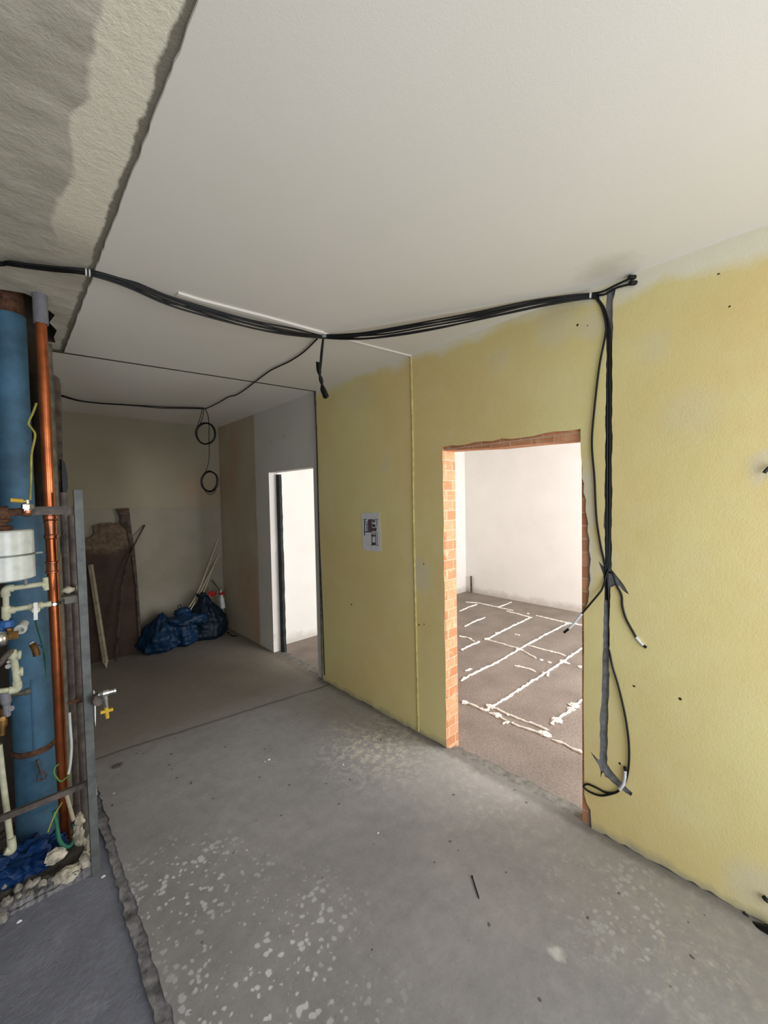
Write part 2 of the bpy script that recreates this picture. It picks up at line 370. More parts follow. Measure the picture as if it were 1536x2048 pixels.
# floors
edge = rough_line((EDGE + .022, FRONT, 0), (EDGE + .022, FAR, 0), 260, 0.006, (1, 0, 0))
outer = edge + [Vector((EDGE + .022, FAR, 0)), Vector((D + 0.02, FAR, 0))]
outer += rough_line((D + 0.02, 1.64, 0), (D + 0.02, 0.777, 0), 20, 0.012, (1, 0, 0)) + [Vector((D + 0.02, 0.777, 0)), Vector((D + 0.02, FRONT, 0))]
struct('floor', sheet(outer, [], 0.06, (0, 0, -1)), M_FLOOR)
struct('floor_screed', B(((LX, FRONT, -0.10), (EDGE + 0.02, FAR, -0.025))), M_SCREED)
st_ = rough_line((EDGE - .016, FRONT, -.011), (EDGE - .016, FAR, -.011), 220, .008, (1, 0, 0)) + [Vector((EDGE - .016, FAR, -.011)), Vector((EDGE + .06, FAR, -.004)), Vector((EDGE + .06, FRONT, -.004))]
struct('trim_step', sheet(st_, [], .03, (0, 0, -1)), plain('crumbling screed step', (140, 136, 138), 0.92, var=0.2, scale=20, bump=0.6))
struct('floor_room', B(((D + 0.001, FRONT, ROOMZ - 0.05), (RX1, RY1, ROOMZ))), M_BOARD)
# worn threshold strip in the doorway
thr = rough_line((D + 0.021, 0.777, -0.02), (D + 0.021, 1.64, -0.02), 16, 0.004, (1, 0, 0)) + [Vector((D + 0.021, 1.64, -0.02))]
thr += rough_line((D + 0.10, 1.64, -0.02), (D + 0.13, 0.777, -0.02), 16, 0.008, (1, 0, 0)) + [Vector((D + 0.13, 0.777, -0.02))]
struct('trim_threshold', sheet(thr, [], 0.04, (0, 0, -1)), M_GREYFILL)
M_SEAM = plain('dirty seam filler', (78, 71, 60), 0.95, var=0.12)
# ceilings: white plaster, set 1 cm below the bare soffit; a groove where the partition stood
def ce(y0, y1, n):
    sl = 0 if y0 < 3 else .338
    e = rough_line((EDGE if y0 < 3 else LX, y0 + sl, H), (EDGE if y0 < 3 else LX, y1, H), n, 0.0022, (1, 0, 0))
    return sheet(e + [Vector((EDGE if y0 < 3 else LX, y1, H)), Vector((D + 0.02, y1 - (0.24 if y1 < FAR else 0), H)), Vector((D + 0.02, y0 - (0.24 if y0 > 0 else 0), H))], [], 0.05, (0, 0, 1))
struct('ceiling', ce(FRONT, 3.318, 150), M_CEIL)
struct('ceiling_alcove', ce(3.336, FAR, 30), M_CEIL)
struct('trim_groove', sheet([Vector(p) for p in ((EDGE - .55, 3.386, H + .03), (EDGE - .55, 3.410, H + .03), (D + .01, 3.093, H + .03), (D + .01, 3.069, H + .03))], [], -.031, (0, 0, 1)), M_SEAM)
hole = [Vector(p) for p in ((-0.45, 2.60, H + .01), (-0.2, 2.57, H + .01), (-0.05, 2.60, H + .01), (0.03, 2.55, H + .01), (0.10, 2.53, H + .01), (0.15, 2.56, H + .01), (0.19, 2.66, H + .01), (0.225, 2.72, H + .01), (0.21, 2.85, H + .01), (0.25, 2.95, H + .01), (0.245, 3.08, H + .01), (0.26, 3.18, H + .01), (0.0, 3.22, H + .01), (-0.45, 3.22, H + .01))]
sof = sheet([Vector((LX, FRONT, H + .01)), Vector((EDGE + .01, FRONT, H + .01)), Vector((EDGE + .01, 3.31, H + .01)), Vector((LX, 3.65, H + .01))], [hole], 0.22, (0, 0, 1))
for f in sof.faces:
    if abs(f.normal.z) < 0.5: f.material_index = 1  # hole sides take the concrete darkened for shade
M_SHADEPL = plain('shade-toned shaft concrete', (66, 59, 51), 0.95, var=0.12, scale=8, bump=0.5)  # dark tone stands in for the shade inside the shaft
struct('ceiling_soffit', sof, [M_SOF, M_SHADEPL])
struct('ceiling_shaft', B(((-0.6, 2.3, H + 0.24), (0.4, 3.3, H + 0.3))), M_SHADEPL)  # cap over the slab hole, coloured dark for shade
struct('ceiling_room', B(((D + 0.141, FRONT, H), (RX1, RY1, H + 0.05))), M_WHITE)

# the yellow wall: brick core with a 2 cm plaster skin that is broken around doorway and cable chase
DY0, DY1, DZ = 0.777, 1.637, 1.996
Y0W, Y1W = FRONT, SEAM - 0.01
PL = 0.012
def wp(u, v): p = U(u, v, X=D); return p
core_out = [Vector((D + PL, a, b)) for a, b in ((Y0W, ROOMZ), (DY0, ROOMZ), (DY0, DZ - .052), (1.0, DZ - .045), (1.25, DZ - .042), (1.45, DZ - .030), (DY1, DZ - .022), (DY1, ROOMZ), (Y1W, ROOMZ), (Y1W, H), (Y0W, H))]
struct('wall_right_brick', sheet(core_out, [], 0.12, (1, 0, 0)), M_BRICK)
rag = [wp(*p) for p in ((1183, 1646), (1181, 1620), (1173, 1606), (1168.5, 1588), (1168, 1500), (1167, 1400), (1168, 1300), (1167.5, 1222), (1172, 1214), (1176, 1205), (1178.5, 1185), (1177, 1178), (1181, 1160), (1179, 1140), (1181.5, 1118), (1178, 1100), (1179, 1080), (1175, 1062), (1176, 1045), (1171, 1020), (1172, 1000), (1167, 985), (1168, 968), (1164, 955), (1165, 935), (1162, 915), (1161, 890))]
rag[0].z = 0.0
skin = [Vector((D, Y0W, 0.0))]
skin += rough_line((D, Y0W + .01, 0.008), (D, rag[0].y - .01, 0.004), 60, 0.006, (0, 0, 1)) + rag
skin += [Vector((D, DY0 + 0.001, DZ))] + rough_line((D, DY0 + .003, DZ), (D, DY1, DZ), 14, 0.006, (0, 0, 1)) + rough_line((D, DY1, DZ), (D, DY1, 0.0), 24, 0.003, (0, 1, 0))
skin += rough_line((D, DY1, 0.004), (D, Y1W, 0.004), 30, 0.005, (0, 0, 1)) + [Vector((D, Y1W, 0.0))] + rough_line((D, Y1W, 0.01), (D, Y1W, H), 40, 0.004, (0, 1, 0)) + [Vector((D, Y1W, H)), Vector((D, Y0W, H))]
chase_px = [(1213, 583), (1225, 576), (1231, 579), (1226, 600), (1225, 640), (1226.5, 655), (1224.5, 700), (1225, 780), (1224, 850), (1225.5, 872), (1223.5, 930), (1224.5, 990), (1222.5, 1060), (1224, 1100), (1223, 1138), (1232, 1150), (1241, 1161), (1249, 1172), (1258, 1189), (1253, 1186), (1246, 1181), (1238, 1172), (1231, 1170), (1221, 1175), (1219.5, 1220), (1219, 1280), (1217.5, 1340), (1219.5, 1348), (1217, 1400), (1215.5, 1460), (1214, 1527), (1222, 1540), (1233, 1553), (1243, 1565), (1255, 1577), (1265, 1586), (1262, 1592), (1250, 1585), (1236, 1573), (1226, 1566), (1217, 1557), (1210, 1553), (1207, 1545), (1204, 1546), (1201.5, 1556), (1201, 1541), (1197, 1530), (1187, 1514), (1181, 1503), (1194, 1517), (1199, 1520), (1200, 1450), (1199, 1440), (1203, 1400), (1204.5, 1350), (1206, 1290), (1207.5, 1220), (1209, 1180), (1207, 1150), (1203, 1140), (1197, 1122), (1204, 1130), (1210, 1135), (1209.5, 1060), (1207, 1053), (1210, 1000), (1208.5, 990), (1211, 930), (1209.5, 914), (1211.5, 870), (1210, 853), (1212, 780), (1212.5, 700), (1211, 640)]
def dens(px):
    out = []
    for i, p in enumerate(px):
        q = px[(i + 1) % len(px)]; n = max(1, int(abs(q[1] - p[1]) / 9))
        for k in range(n):
            t = k / n; out.append((p[0] + (q[0] - p[0]) * t + (random.uniform(-.8, .8) if k else 0), p[1] + (q[1] - p[1]) * t))
    return out
chase = [wp(*p) for p in dens(chase_px)]
bm = sheet(skin, [chase], PL, (1, 0, 0))
for f in bm.faces:
    c = f.calc_center_median()
    if abs(f.normal.x) < 0.5 and D + 0.001 < c.x < D + PL - 0.001:
        if DY1 - .02 < c.y < DY1 + .02 and c.z < DZ or abs(c.z - DZ) < .02 and c.y < DY1 and c.y > DY0 - .02: f.material_index = 1
        elif c.y < 0.75 and 0.1 < c.z < H - .03: f.material_index = 2
struct('wall_right', bm, [M_YEL, M_BRICK, M_GREYFILL])
# alcove part of the same wall, set back a little, with its own doorway
A = D + 0.015; A0, A1, AZ = 3.165, 4.03, 1.975
alc = [Vector((A, a, b)) for a, b in ((SEAM + .012, ROOMZ), (A0, ROOMZ), (A0, AZ), (A1, AZ), (A1, ROOMZ), (FAR, ROOMZ), (FAR, H), (SEAM + .012, H))]
struct('wall_alcove', sheet(alc, [], 0.105, (1, 0, 0)), M_ALC)
M_STEELBEAD = plain('dull grey metal bead', (128, 124, 118), 0.6, 0.3, var=0.15)
bm = B(((D - 0.004, SEAM - 0.006, 0.0), (D + 0.12, SEAM + 0.004, H)))
struct('trim_corner', bm, M_STEELBEAD)
bm = bmesh.new(); tube(bm, [U(629, 783, X=D - .004), U(634, 900, X=D - .004), U(638, 1060, X=D - .004), U(645, 1230, X=D - .004), U(649, 1350, X=D - .004)], 0.006, sides=6)
struct('trim_cornercrack', bm, M_DARKBOARD)
# dark edge strip standing in the far doorway
e = rough_line((A + 0.085, A1 - 0.075, ROOMZ), (A + 0.085, A1 - 0.07, AZ - 0.02), 30, 0.006, (0, 1, 0)) + [Vector((A + 0.085, A1 - 0.065, AZ - 0.02)), Vector((A + 0.085, A1, AZ - 0.02)), Vector((A + 0.085, A1, ROOMZ))]
struct('trim_jamb', sheet(e, [], 0.03, (1, 0, 0)), M_DARKBOARD)
struct('trim_sill', B(((A, A0, ROOMZ), (A + 0.105, A1, -0.005))), M_GREYFILL)
# other walls
struct('wall_back', B(((LX, FAR, -0.1), (D + 0.12, FAR + 0.12, H + 0.02))), M_FAR)
struct('wall_left', B(((LX - 0.12, FRONT, -0.1), (LX, FAR, H + 0.02))), M_FAR)
def wall_with_window(name, x0, x1, wins, m):
    o = [Vector((x0, FRONT, -0.1)), Vector((x1, FRONT, -0.1)), Vector((x1, FRONT, H + .05)), Vector((x0, FRONT, H + .05))]
    hs = [[Vector((a, FRONT, c)), Vector((b, FRONT, c)), Vector((b, FRONT, d)), Vector((a, FRONT, d))] for a, b, c, d in wins]
    struct(name, sheet(o, hs, 0.02, (0, -1, 0)), m)
wall_with_window('wall_front', LX, D + 0.14, [(0.25, 1.85, 0.15, 2.35), (-1.8, -0.6, 0.7, 2.2)], M_WHITE)
wall_with_window('wall_front_room', D + 0.14, RX1, [(2.9, 5.5, 0.45, 2.45)], M_WHITE)
struct('wall_room_back', B(((D + 0.14, RY1, -0.1), (RX1, RY1 + 0.1, H + 0.05))), M_WHITE)
struct('wall_room_side', B(((RX1, FRONT, -0.1), (RX1 + 0.1, RY1 + 0.1, H + 0.05))), M_WHITE)
# a short masonry stub behind the pipes, shaft shade put into its dark colour
struct('wall_shaft', B(((-1.3, 2.98, -0.1), (0.160, 3.10, H + 0.2))), M_SHADEPL)
# plaster ridge across ceiling and down the wall: trace of a removed partition
bm = bmesh.new(); r = [U(355, 587, Z=H - .004), U(400, 601, Z=H - .004), U(529, 634, Z=H - .004), U(645, 666, Z=H - .004)]
for a, b in zip(r, r[1:]): bar(bm, a, b, 0.028, 0.014, Vector((0, 0, 1)))
r = [U(645, 666, Z=H - .003), U(735, 690, Z=H - .003), U(822, 712, X=D - .004)]
for a, b in zip(r, r[1:]): bar(bm, a, b, 0.012, 0.01, Vector((0, 0, 1)))
struct('trim_ridge', bm, M_CEIL)
bm = T([U(822, 714, X=D), U(826, 900, X=D), U(827, 1020, X=D), U(832, 1250, X=D), U(837, 1462, X=D)], 0.008, sides=8)
struct('trim_bead', bm, M_BEAD)

# ------------------------------------------------------------------ object materials
M_BLACK = plain('black cable sheath', (9, 9, 11), 0.5, var=0.15)
M_TAPE = plain('white tape', (222, 222, 226), 0.5, var=0.03)
M_CLIP = plain('pale nail clip', (206, 208, 204), 0.4, var=0.05)
M_COPPER = plain('orange copper', (214, 122, 76), 0.27, 0.9, var=0.10, scale=9)
M_COPPERRING = plain('copper fitting', (206, 130, 96), 0.32, 0.9, var=0.10, scale=30)
M_GREYPVC = plain('grey plastic sleeve', (124, 124, 130), 0.5, var=0.05)
M_BLUE = plain('matt blue pipe paint', (66, 104, 130), 0.55, var=0.10, scale=7)
M_RUST = plain('rusty brown iron', (92, 62, 44), 0.85, var=0.22, scale=40, bump=0.4)
M_KHAKI = plain('khaki grey pipe', (96, 91, 76), 0.7, var=0.14, scale=18)
M_IRON = plain('dull brown grey steel', (96, 86, 81), 0.6, 0.2, var=0.14, scale=22)
M_POST = plain('grey painted steel', (100, 103, 101), 0.55, 0.1, var=0.10, scale=14)
M_ENAMEL = plain('white enamel', (214, 216, 208), 0.25, var=0.03, spec=0.6)
M_BAND = plain('grey metal band', (120, 124, 120), 0.45, 0.4, var=0.08)
M_CHROME = plain('bright nickel', (225, 225, 225), 0.15, 1.0, var=0.04)
M_YHANDLE = plain('yellow handle', (216, 176, 54), 0.45, var=0.06)
M_PPR = plain('pale plastic water pipe', (196, 194, 166), 0.5, var=0.06)
M_BLUENUT = plain('bright blue plastic', (44, 96, 160), 0.4, var=0.06)
M_BRASS = plain('tarnished brass', (150, 112, 66), 0.4, 0.8, var=0.15)
M_GREEN = plain('green sheath', (44, 116, 88), 0.5, var=0.10)
M_YWIRE = plain('yellow green wire', (168, 160, 70), 0.5, var=0.10)
M_GWIRE = plain('green earth wire', (96, 150, 66), 0.5, var=0.10)
M_FOAM = plain('cream foam', (246, 242, 230), 0.9, var=0.06, scale=30, bump=0.3)
M_OLDFOAM = plain('dusty foam lump', (206, 196, 176), 0.95, var=0.14, scale=22, bump=0.6)
M_STONE = plain('pale rubble stone', (158, 152, 142), 0.95, var=0.16, scale=24, bump=0.5)
M_RUBBLE = plain('grey rubble', (92, 86, 78), 0.95, var=0.26, scale=22, bump=0.8)
M_PALE = plain('bare pale wood', (178, 164, 140), 0.75, var=0.08, scale=12)
M_WHITEPL = plain('white plastic', (228, 228, 226), 0.4, var=0.03)
M_RED = plain('red plastic', (176, 34, 26), 0.45, var=0.08)
M_PAPER = plain('paper', (212, 210, 212), 0.85, var=0.02)
M_INK = plain('brown printed ink', (92, 76, 78), 0.9, var=0.05)
M_INK2 = plain('dark printed ink', (50, 52, 66), 0.9, var=0.05)
M_PLANK = plain('dark weathered plank', (82, 70, 60), 0.85, var=0.2, scale=14, bump=0.3)
def mat_bag(name, c):
    g = G(name, 0.48, spec=0.3); v = g.noise(9, 5, 0.65, g.obj(), 0.6)
    g.col(g.mix(g.rng(v, 0.3, 0.7), tuple(x * .7 for x in c), tuple(min(255, x * 1.25) for x in c))); g.bump(v, 0.5, 0.02); return g.m
M_BAG = mat_bag('blue bin bag film', (14, 44, 72)); M_BAG2 = mat_bag('dark blue bin bag film', (12, 28, 42)); M_BAG3 = mat_bag('blue polythene', (18, 52, 98))
def mat_panel():
    g = G('rusted brown sheet', 0.7, 0.1); v = g.noise(5, 6, 0.65); n = g.noise(22, 5, 0.7); s = g.sep()
    c = g.mix(g.rng(v, 0.3, 0.7), (58, 42, 34), (80, 62, 52))
    top = g.rng(g.math('ADD', s['Z'], g.math('MULTIPLY', g.math('SUBTRACT', v, 0.5), 0.25)), 1.12, 1.2)
    c = g.mix(g.math('MULTIPLY', top, 0.75), c, g.mix(g.rng(n, 0.4, 0.65), (128, 110, 86), (84, 66, 44)))
    c = g.mix(g.math('MULTIPLY', g.rng(n, 0.58, 0.7), 0.5), c, (58, 36, 24))
    g.col(c); g.bump(n, 0.4, 0.01); return g.m
M_PANEL = mat_panel(); M_FLANGE = plain('rust streaked flange', (82, 68, 58), 0.75, var=0.25, scale=14, bump=0.3)

# ------------------------------------------------------------------ cables under the ceiling
ZV = Vector((0, 0, 1))
c1 = U(175, 545, Z=H - .015); c2 = U(648, 672, Z=H - .014); c3 = U(1183, 592, X=D - .014)
pl12 = (c1, (c2 - c1).cross(ZV).normalized()); pl23 = (c2, (c3 - c2).cross(ZV).normalized())
def on(pl, *px): return [U(u, v, plane=pl) for u, v in px]
def ceil_px(*px, dz=.012): return [U(u, v, Z=H - dz) for u, v in px]
def wall_px(*px, dx=.006): return [U(u, v, X=D - dx) for u, v in px]
def in_px(*px, dx=-.006): return [U(u, v, X=D - dx) for u, v in px]
lead = [((-60, 512), (20, 524), (100, 533)), ((-60, 516), (20, 527), (100, 536)), ((-60, 519), (20, 526), (100, 539)), ((-60, 514), (20, 530), (100, 541)), ((-60, 521), (20, 523), (100, 537)), ((-60, 517), (20, 529), (100, 535))]
s2 = [((175, 540), (250, 557), (330, 590), (400, 612), (500, 640), (580, 656), (646, 669)),
      ((175, 543), (250, 561), (330, 594), (400, 618), (500, 648), (580, 664), (646, 672)),
      ((175, 546), (250, 566), (330, 599), (400, 624), (500, 655), (580, 668), (647, 674)),
      ((175, 549), (250, 572), (330, 607), (400, 629), (480, 650), (560, 667), (646, 676)),
      ((175, 547), (240, 564), (320, 600), (400, 620), (470, 641), (560, 662), (648, 673)),
      ((175, 542), (260, 563), (340, 594), (420, 621), (500, 643), (590, 664), (648, 671))]
s3 = [((700, 668), (750, 662), (850, 644), (950, 625), (1050, 604), (1130, 592), (1183, 587)),
      ((700, 671), (740, 665), (850, 648), (950, 632), (1050, 612), (1130, 595), (1183, 590)),
      ((700, 674), (740, 668), (820, 655), (950, 629), (1080, 603), (1183, 592)),
      ((720, 678), (800, 670), (880, 656), (960, 638), (1100, 607), (1183, 594)),
      ((720, 677), (780, 671), (900, 651), (1000, 630), (1100, 609), (1183, 596)),
      ((700, 672), (770, 668), (860, 652), (960, 634), (1060, 610), (1183, 591))]
tails = [wall_px((1205, 583), (1230, 571), (1262, 556), dx=.008),
         wall_px((1208, 589), (1232, 576), (1264, 567), dx=.008),
         wall_px((1198, 601), (1209, 622)) + in_px((1217, 665), (1219.5, 800), (1219, 950), (1217.5, 1100), (1215, 1140)) + wall_px((1225, 1147), (1232, 1168), (1243, 1190), (1245, 1212), (1252.5, 1238), (1272, 1274)),
         wall_px((1196, 601), (1206, 620)) + in_px((1213.5, 660), (1215, 800), (1214, 950), (1213.5, 1080), (1214, 1140), (1217, 1190), (1219, 1250), (1218.5, 1292)) + wall_px((1224, 1329), (1235, 1366), (1245, 1406), (1252.5, 1444), (1257.7, 1487), (1257.5, 1530), (1251, 1563), (1238, 1581), (1222, 1588), (1200, 1591), (1180, 1584), (1169, 1576), (1168, 1571), (1176, 1568.5), (1192, 1575), (1212, 1585), (1230, 1585), (1239, 1579), dx=.010),
         wall_px((1200, 604), (1212, 626)) + in_px((1220, 670), (1221.5, 800), (1221.5, 900), (1220.5, 1060), (1218, 1130)) + [U(1213, 1150, X=D - .004), U(1205, 1176, X=D - .012), U(1198, 1187, X=D - .02), U(1181, 1207, X=D - .03), U(1164, 1227, X=D - .035)],
         wall_px((1195, 600), (1205, 618), (1212, 650), (1210, 675), (1198, 738), (1187, 838), (1184, 892), (1189, 955), (1193, 1035), (1201, 1089), dx=.008) + [U(1209, 1126, X=D - .002), U(1212, 1160, X=D + .008), U(1213, 1200, X=D + .01)]]
bun = thing('cable_bundle', 'bundle of black cables strung under the ceiling and dropping into the wall chase', 'cable', tuple(c2))
for i in range(6):
    pts = [Vector((-2.18, 2.42 + .008 * i, H - .012)), Vector((-0.8, 2.335 + .004 * i, H - .012))] + ceil_px(*lead[i]) + on(pl12, *s2[i]) + on(pl23, *s3[i]) + tails[i]
    c = link('cable', tube(bmesh.new(), pts, 0.0047, sides=8, sm=6), M_BLACK, bun, True)
    if i == 2:
        e = link('taped_end', T(wall_px((1272, 1274), (1279, 1283), (1287, 1291)), 0.006), M_TAPE, c, True); e['label'] = 'white taped cable end'
    if i == 3:
        e = link('taped_end', T(wall_px((1239, 1579), (1246, 1570), (1250, 1556), (1250.5, 1541), dx=.012), 0.007), M_TAPE, c, True); e['label'] = 'white taped cable end'
    if i == 4:
        e = link('taped_end', T([U(1164, 1227, X=D - .035), U(1151, 1243, X=D - .038), U(1138, 1257, X=D - .04)], 0.0062), M_TAPE, c, True); e['label'] = 'white taped cable end'
    if i < 2:
        p = tails[i][-1]; link('end_plug', cyl(p + Vector((-.012, 0.004, 0)), p + Vector((.012, -.012, .002)), .0105, 12), M_BLACK, c, True)
for px, pl in (((1287, 1291), 0), ):
    link('cable_tip', T(wall_px((1287, 1291), (1293, 1295.5)), 0.0062, sm=0), M_BLACK, bun, True)
link('cable_tip', T([U(1138, 1257, X=D - .04), U(1128, 1265, X=D - .042)], 0.0062, sm=0), M_BLACK, bun, True)
link('cable_tip', T(wall_px((1250.5, 1541), (1250, 1534), dx=.012), 0.0066, sm=0), M_BLACK, bun, True)
def clip(c, ax, r, wd):
    bm = bmesh.new(); ax = ax.normalized(); tube(bm, [c - ax * wd, c + ax * wd], r, 14, sm=0); return bm
e = link('cable_clip', clip(U(172, 544.5, Z=H - .014), c2 - c1, .0155, .003), M_CLIP, bun, True); e['label'] = 'white nail clip'
e = link('cable_clip', clip(U(179, 546, Z=H - .014), c2 - c1, .0155, .003), M_CLIP, bun, True); e['label'] = 'white nail clip'
e = link('cable_clip', clip(c2, Vector((1, -.6, 0)), .0145, .012), M_BAND, bun, True); e['label'] = 'grey nail clip'
e = link('cable_clip', clip(U(1181.5, 591, X=D - .014), Vector((0.25, -1, -.1)), .0155, .004), M_CLIP, bun, True); e['label'] = 'white nail clip'

plh = (c2 + Vector((-.01, -.012, 0)), Vector((FW.x, FW.y, 0)).normalized())
hank = thing('cable_hank', 'folded black cable hank dangling from the ceiling bundle above the yellow wall', 'cable', tuple(U(646, 760, plane=plh)))
link('lead', T(on(plh, (647, 678), (645, 700), (643, 722), (641, 740)), .0045, sides=8), M_BLACK, hank, True)
link('lead', T(on(plh, (645.5, 678), (642, 705), (640.5, 725), (639, 742)), .0045, sides=8), M_BLACK, hank, True)
bm = bmesh.new()
for k in range(7):
    dx = (k - 3) * 1.7; tw = random.uniform(-3, 3); y0 = 724 + random.uniform(-2, 10); y1 = 797 - random.uniform(0, 9)
    pts = [U(633 + dx * .6 + 3.5, y0, plane=plh), U(638 + dx * .5, 742, plane=plh), U(642 - dx * .3 + tw * .3, 760, plane=plh), U(646 + dx * .7, 778, plane=plh), U(651 + dx, y1, plane=plh)]
    off = plh[1] * random.uniform(-.012, .012); tube(bm, [p + off for p in pts], .0062, sides=8, sm=6)
link('folded_cable', bm, M_BLACK, hank, True)

p = ceil_px((634, 678), (607, 704), (580, 722), (559, 732), (541, 741), (520, 756), (490, 779), (472, 790), (457, 794), (436, 806), (412, 817), (404, 817))
o = link('electric_cable', T(p, .005, sides=8), M_BLACK, None, True)
tag(o, 'single thin black cable wandering over the ceiling from the bundle to the two coils', 'cable')
bm = bmesh.new()
tube(bm, ceil_px((408, 816), (380, 815), (330, 814), (280, 811), (240, 808.5), (200, 806), (160, 801), (128, 792), (108, 786), dz=.02), .005, sides=8)
o = link('electric_cable', bm, M_BLACK, None, True); tag(o, 'black cable sagging along the alcove ceiling from the coils to the pipes, upper strand', 'cable')
bm = bmesh.new()
tube(bm, ceil_px((408, 817.5), (370, 817), (320, 816), (280, 812.5), (240, 809.5), (200, 807), (160, 802.5), (128, 794), (108, 788), dz=.028), .005, sides=8)
o = link('electric_cable', bm, M_BLACK, None, True); tag(o, 'black cable sagging along the alcove ceiling from the coils to the pipes, lower strand', 'cable')
cc = U(410, 818, Z=H - .012); plc = (cc, Vector((FW.x, FW.y, 0)).normalized())
def coil(bm, cx, cy, rx, ry, n, r=.0045, spread=2.0):
    pts = []
    a0 = random.uniform(0, 6)
    N = n * 20
    for i in range(N):
        a = a0 + 2 * math.pi * i / 20; k = math.sin(i * .37) * spread * .5 + random.uniform(-.25, .25)
        pts.append(U(cx + (rx + k) * math.cos(a), cy + (ry + k) * math.sin(a), plane=plc) + plc[1] * .012 * math.sin(i * .21))
    tube(bm, pts, r, sides=8, sm=2); return bm
cA = thing('cable_coil', 'upper of the two black cable coils hanging from the alcove ceiling', 'cable', tuple(U(411, 867, plane=plc)), 'coils hanging in the alcove')
link('loops', coil(bmesh.new(), 411.5, 867, 19, 21, 6), M_BLACK, cA, True)
for q in (((404, 818), (402, 830), (397, 845), (394, 856)), ((408, 818), (405, 835), (400, 848), (396, 852)), ((411, 818), (416, 832), (418, 850), (418, 870), (418, 886))):
    link('lead', T(on(plc, *q), .0042, sides=8), M_BLACK, cA, True)
cB = thing('cable_coil', 'lower of the two black cable coils, hanging on a single lead below the other', 'cable', tuple(U(419, 966, plane=plc)), 'coils hanging in the alcove')
link('loops', coil(bmesh.new(), 419, 963, 16, 20, 5, spread=2.6), M_BLACK, cB, True)
link('loose_loop', T(on(plc, (405, 965), (410, 982), (420, 989), (430, 983), (434, 968)), .004, sides=8), M_BLACK, cB, True)
link('lead', T(on(plc, (418, 886), (418.5, 905), (417, 925), (412, 942), (411, 948)), .004, sides=8), M_BLACK, cB, True)

# ------------------------------------------------------------------ paper plan
bm = bmesh.new(); q = [U(u, v, X=D - .003) for u, v in ((722.5, 1026.5), (758.5, 1025), (762.5, 1103.5), (726, 1100))]
pap = link('floor_plan_sheet', sheet(q, [], .0015, (1, 0, 0)), M_PAPER); tag(pap, 'white paper with a printed floor plan pinned to the yellow wall', 'paper')
def ink(rects, m, name, x):
    bm = bmesh.new()
    for x0, y0, x1, y1 in rects:
        c = [U(680 + a / 7.68, 980 + b / 7.68, X=x) for a, b in ((x0, y0), (x1, y0), (x1, y1), (x0, y1))]
        vs = [bm.verts.new(p) for p in c]; f = bm.faces.new(vs)
    r = bmesh.ops.extrude_face_region(bm, geom=list(bm.faces)); bmesh.ops.translate(bm, verts=[g for g in r['geom'] if isinstance(g, bmesh.types.BMVert)], vec=(.0004, 0, 0))
    bmesh.ops.recalc_face_normals(bm, faces=bm.faces)
    link(name, bm, m, pap)
ink([(428, 455, 490, 640), (490, 580, 560, 632), (495, 520, 528, 570), (494, 462, 540, 496), (485, 645, 497, 840), (542, 640, 552, 840), (478, 690, 545, 715), (485, 805, 545, 842), (515, 645, 525, 700)], M_INK, 'printed_rooms', D - .0036)
ink([(362, 448, 410, 458), (440, 449, 590, 457), (372, 455, 384, 700), (385, 490, 430, 498), (385, 520, 430, 528), (408, 530, 418, 640), (368, 636, 480, 650), (560, 455, 568, 560), (568, 640, 574, 850), (555, 846, 592, 855), (470, 840, 550, 850), (516, 535, 544, 566), (545, 575, 560, 610)], M_INK2, 'printed_lines', D - .0039)

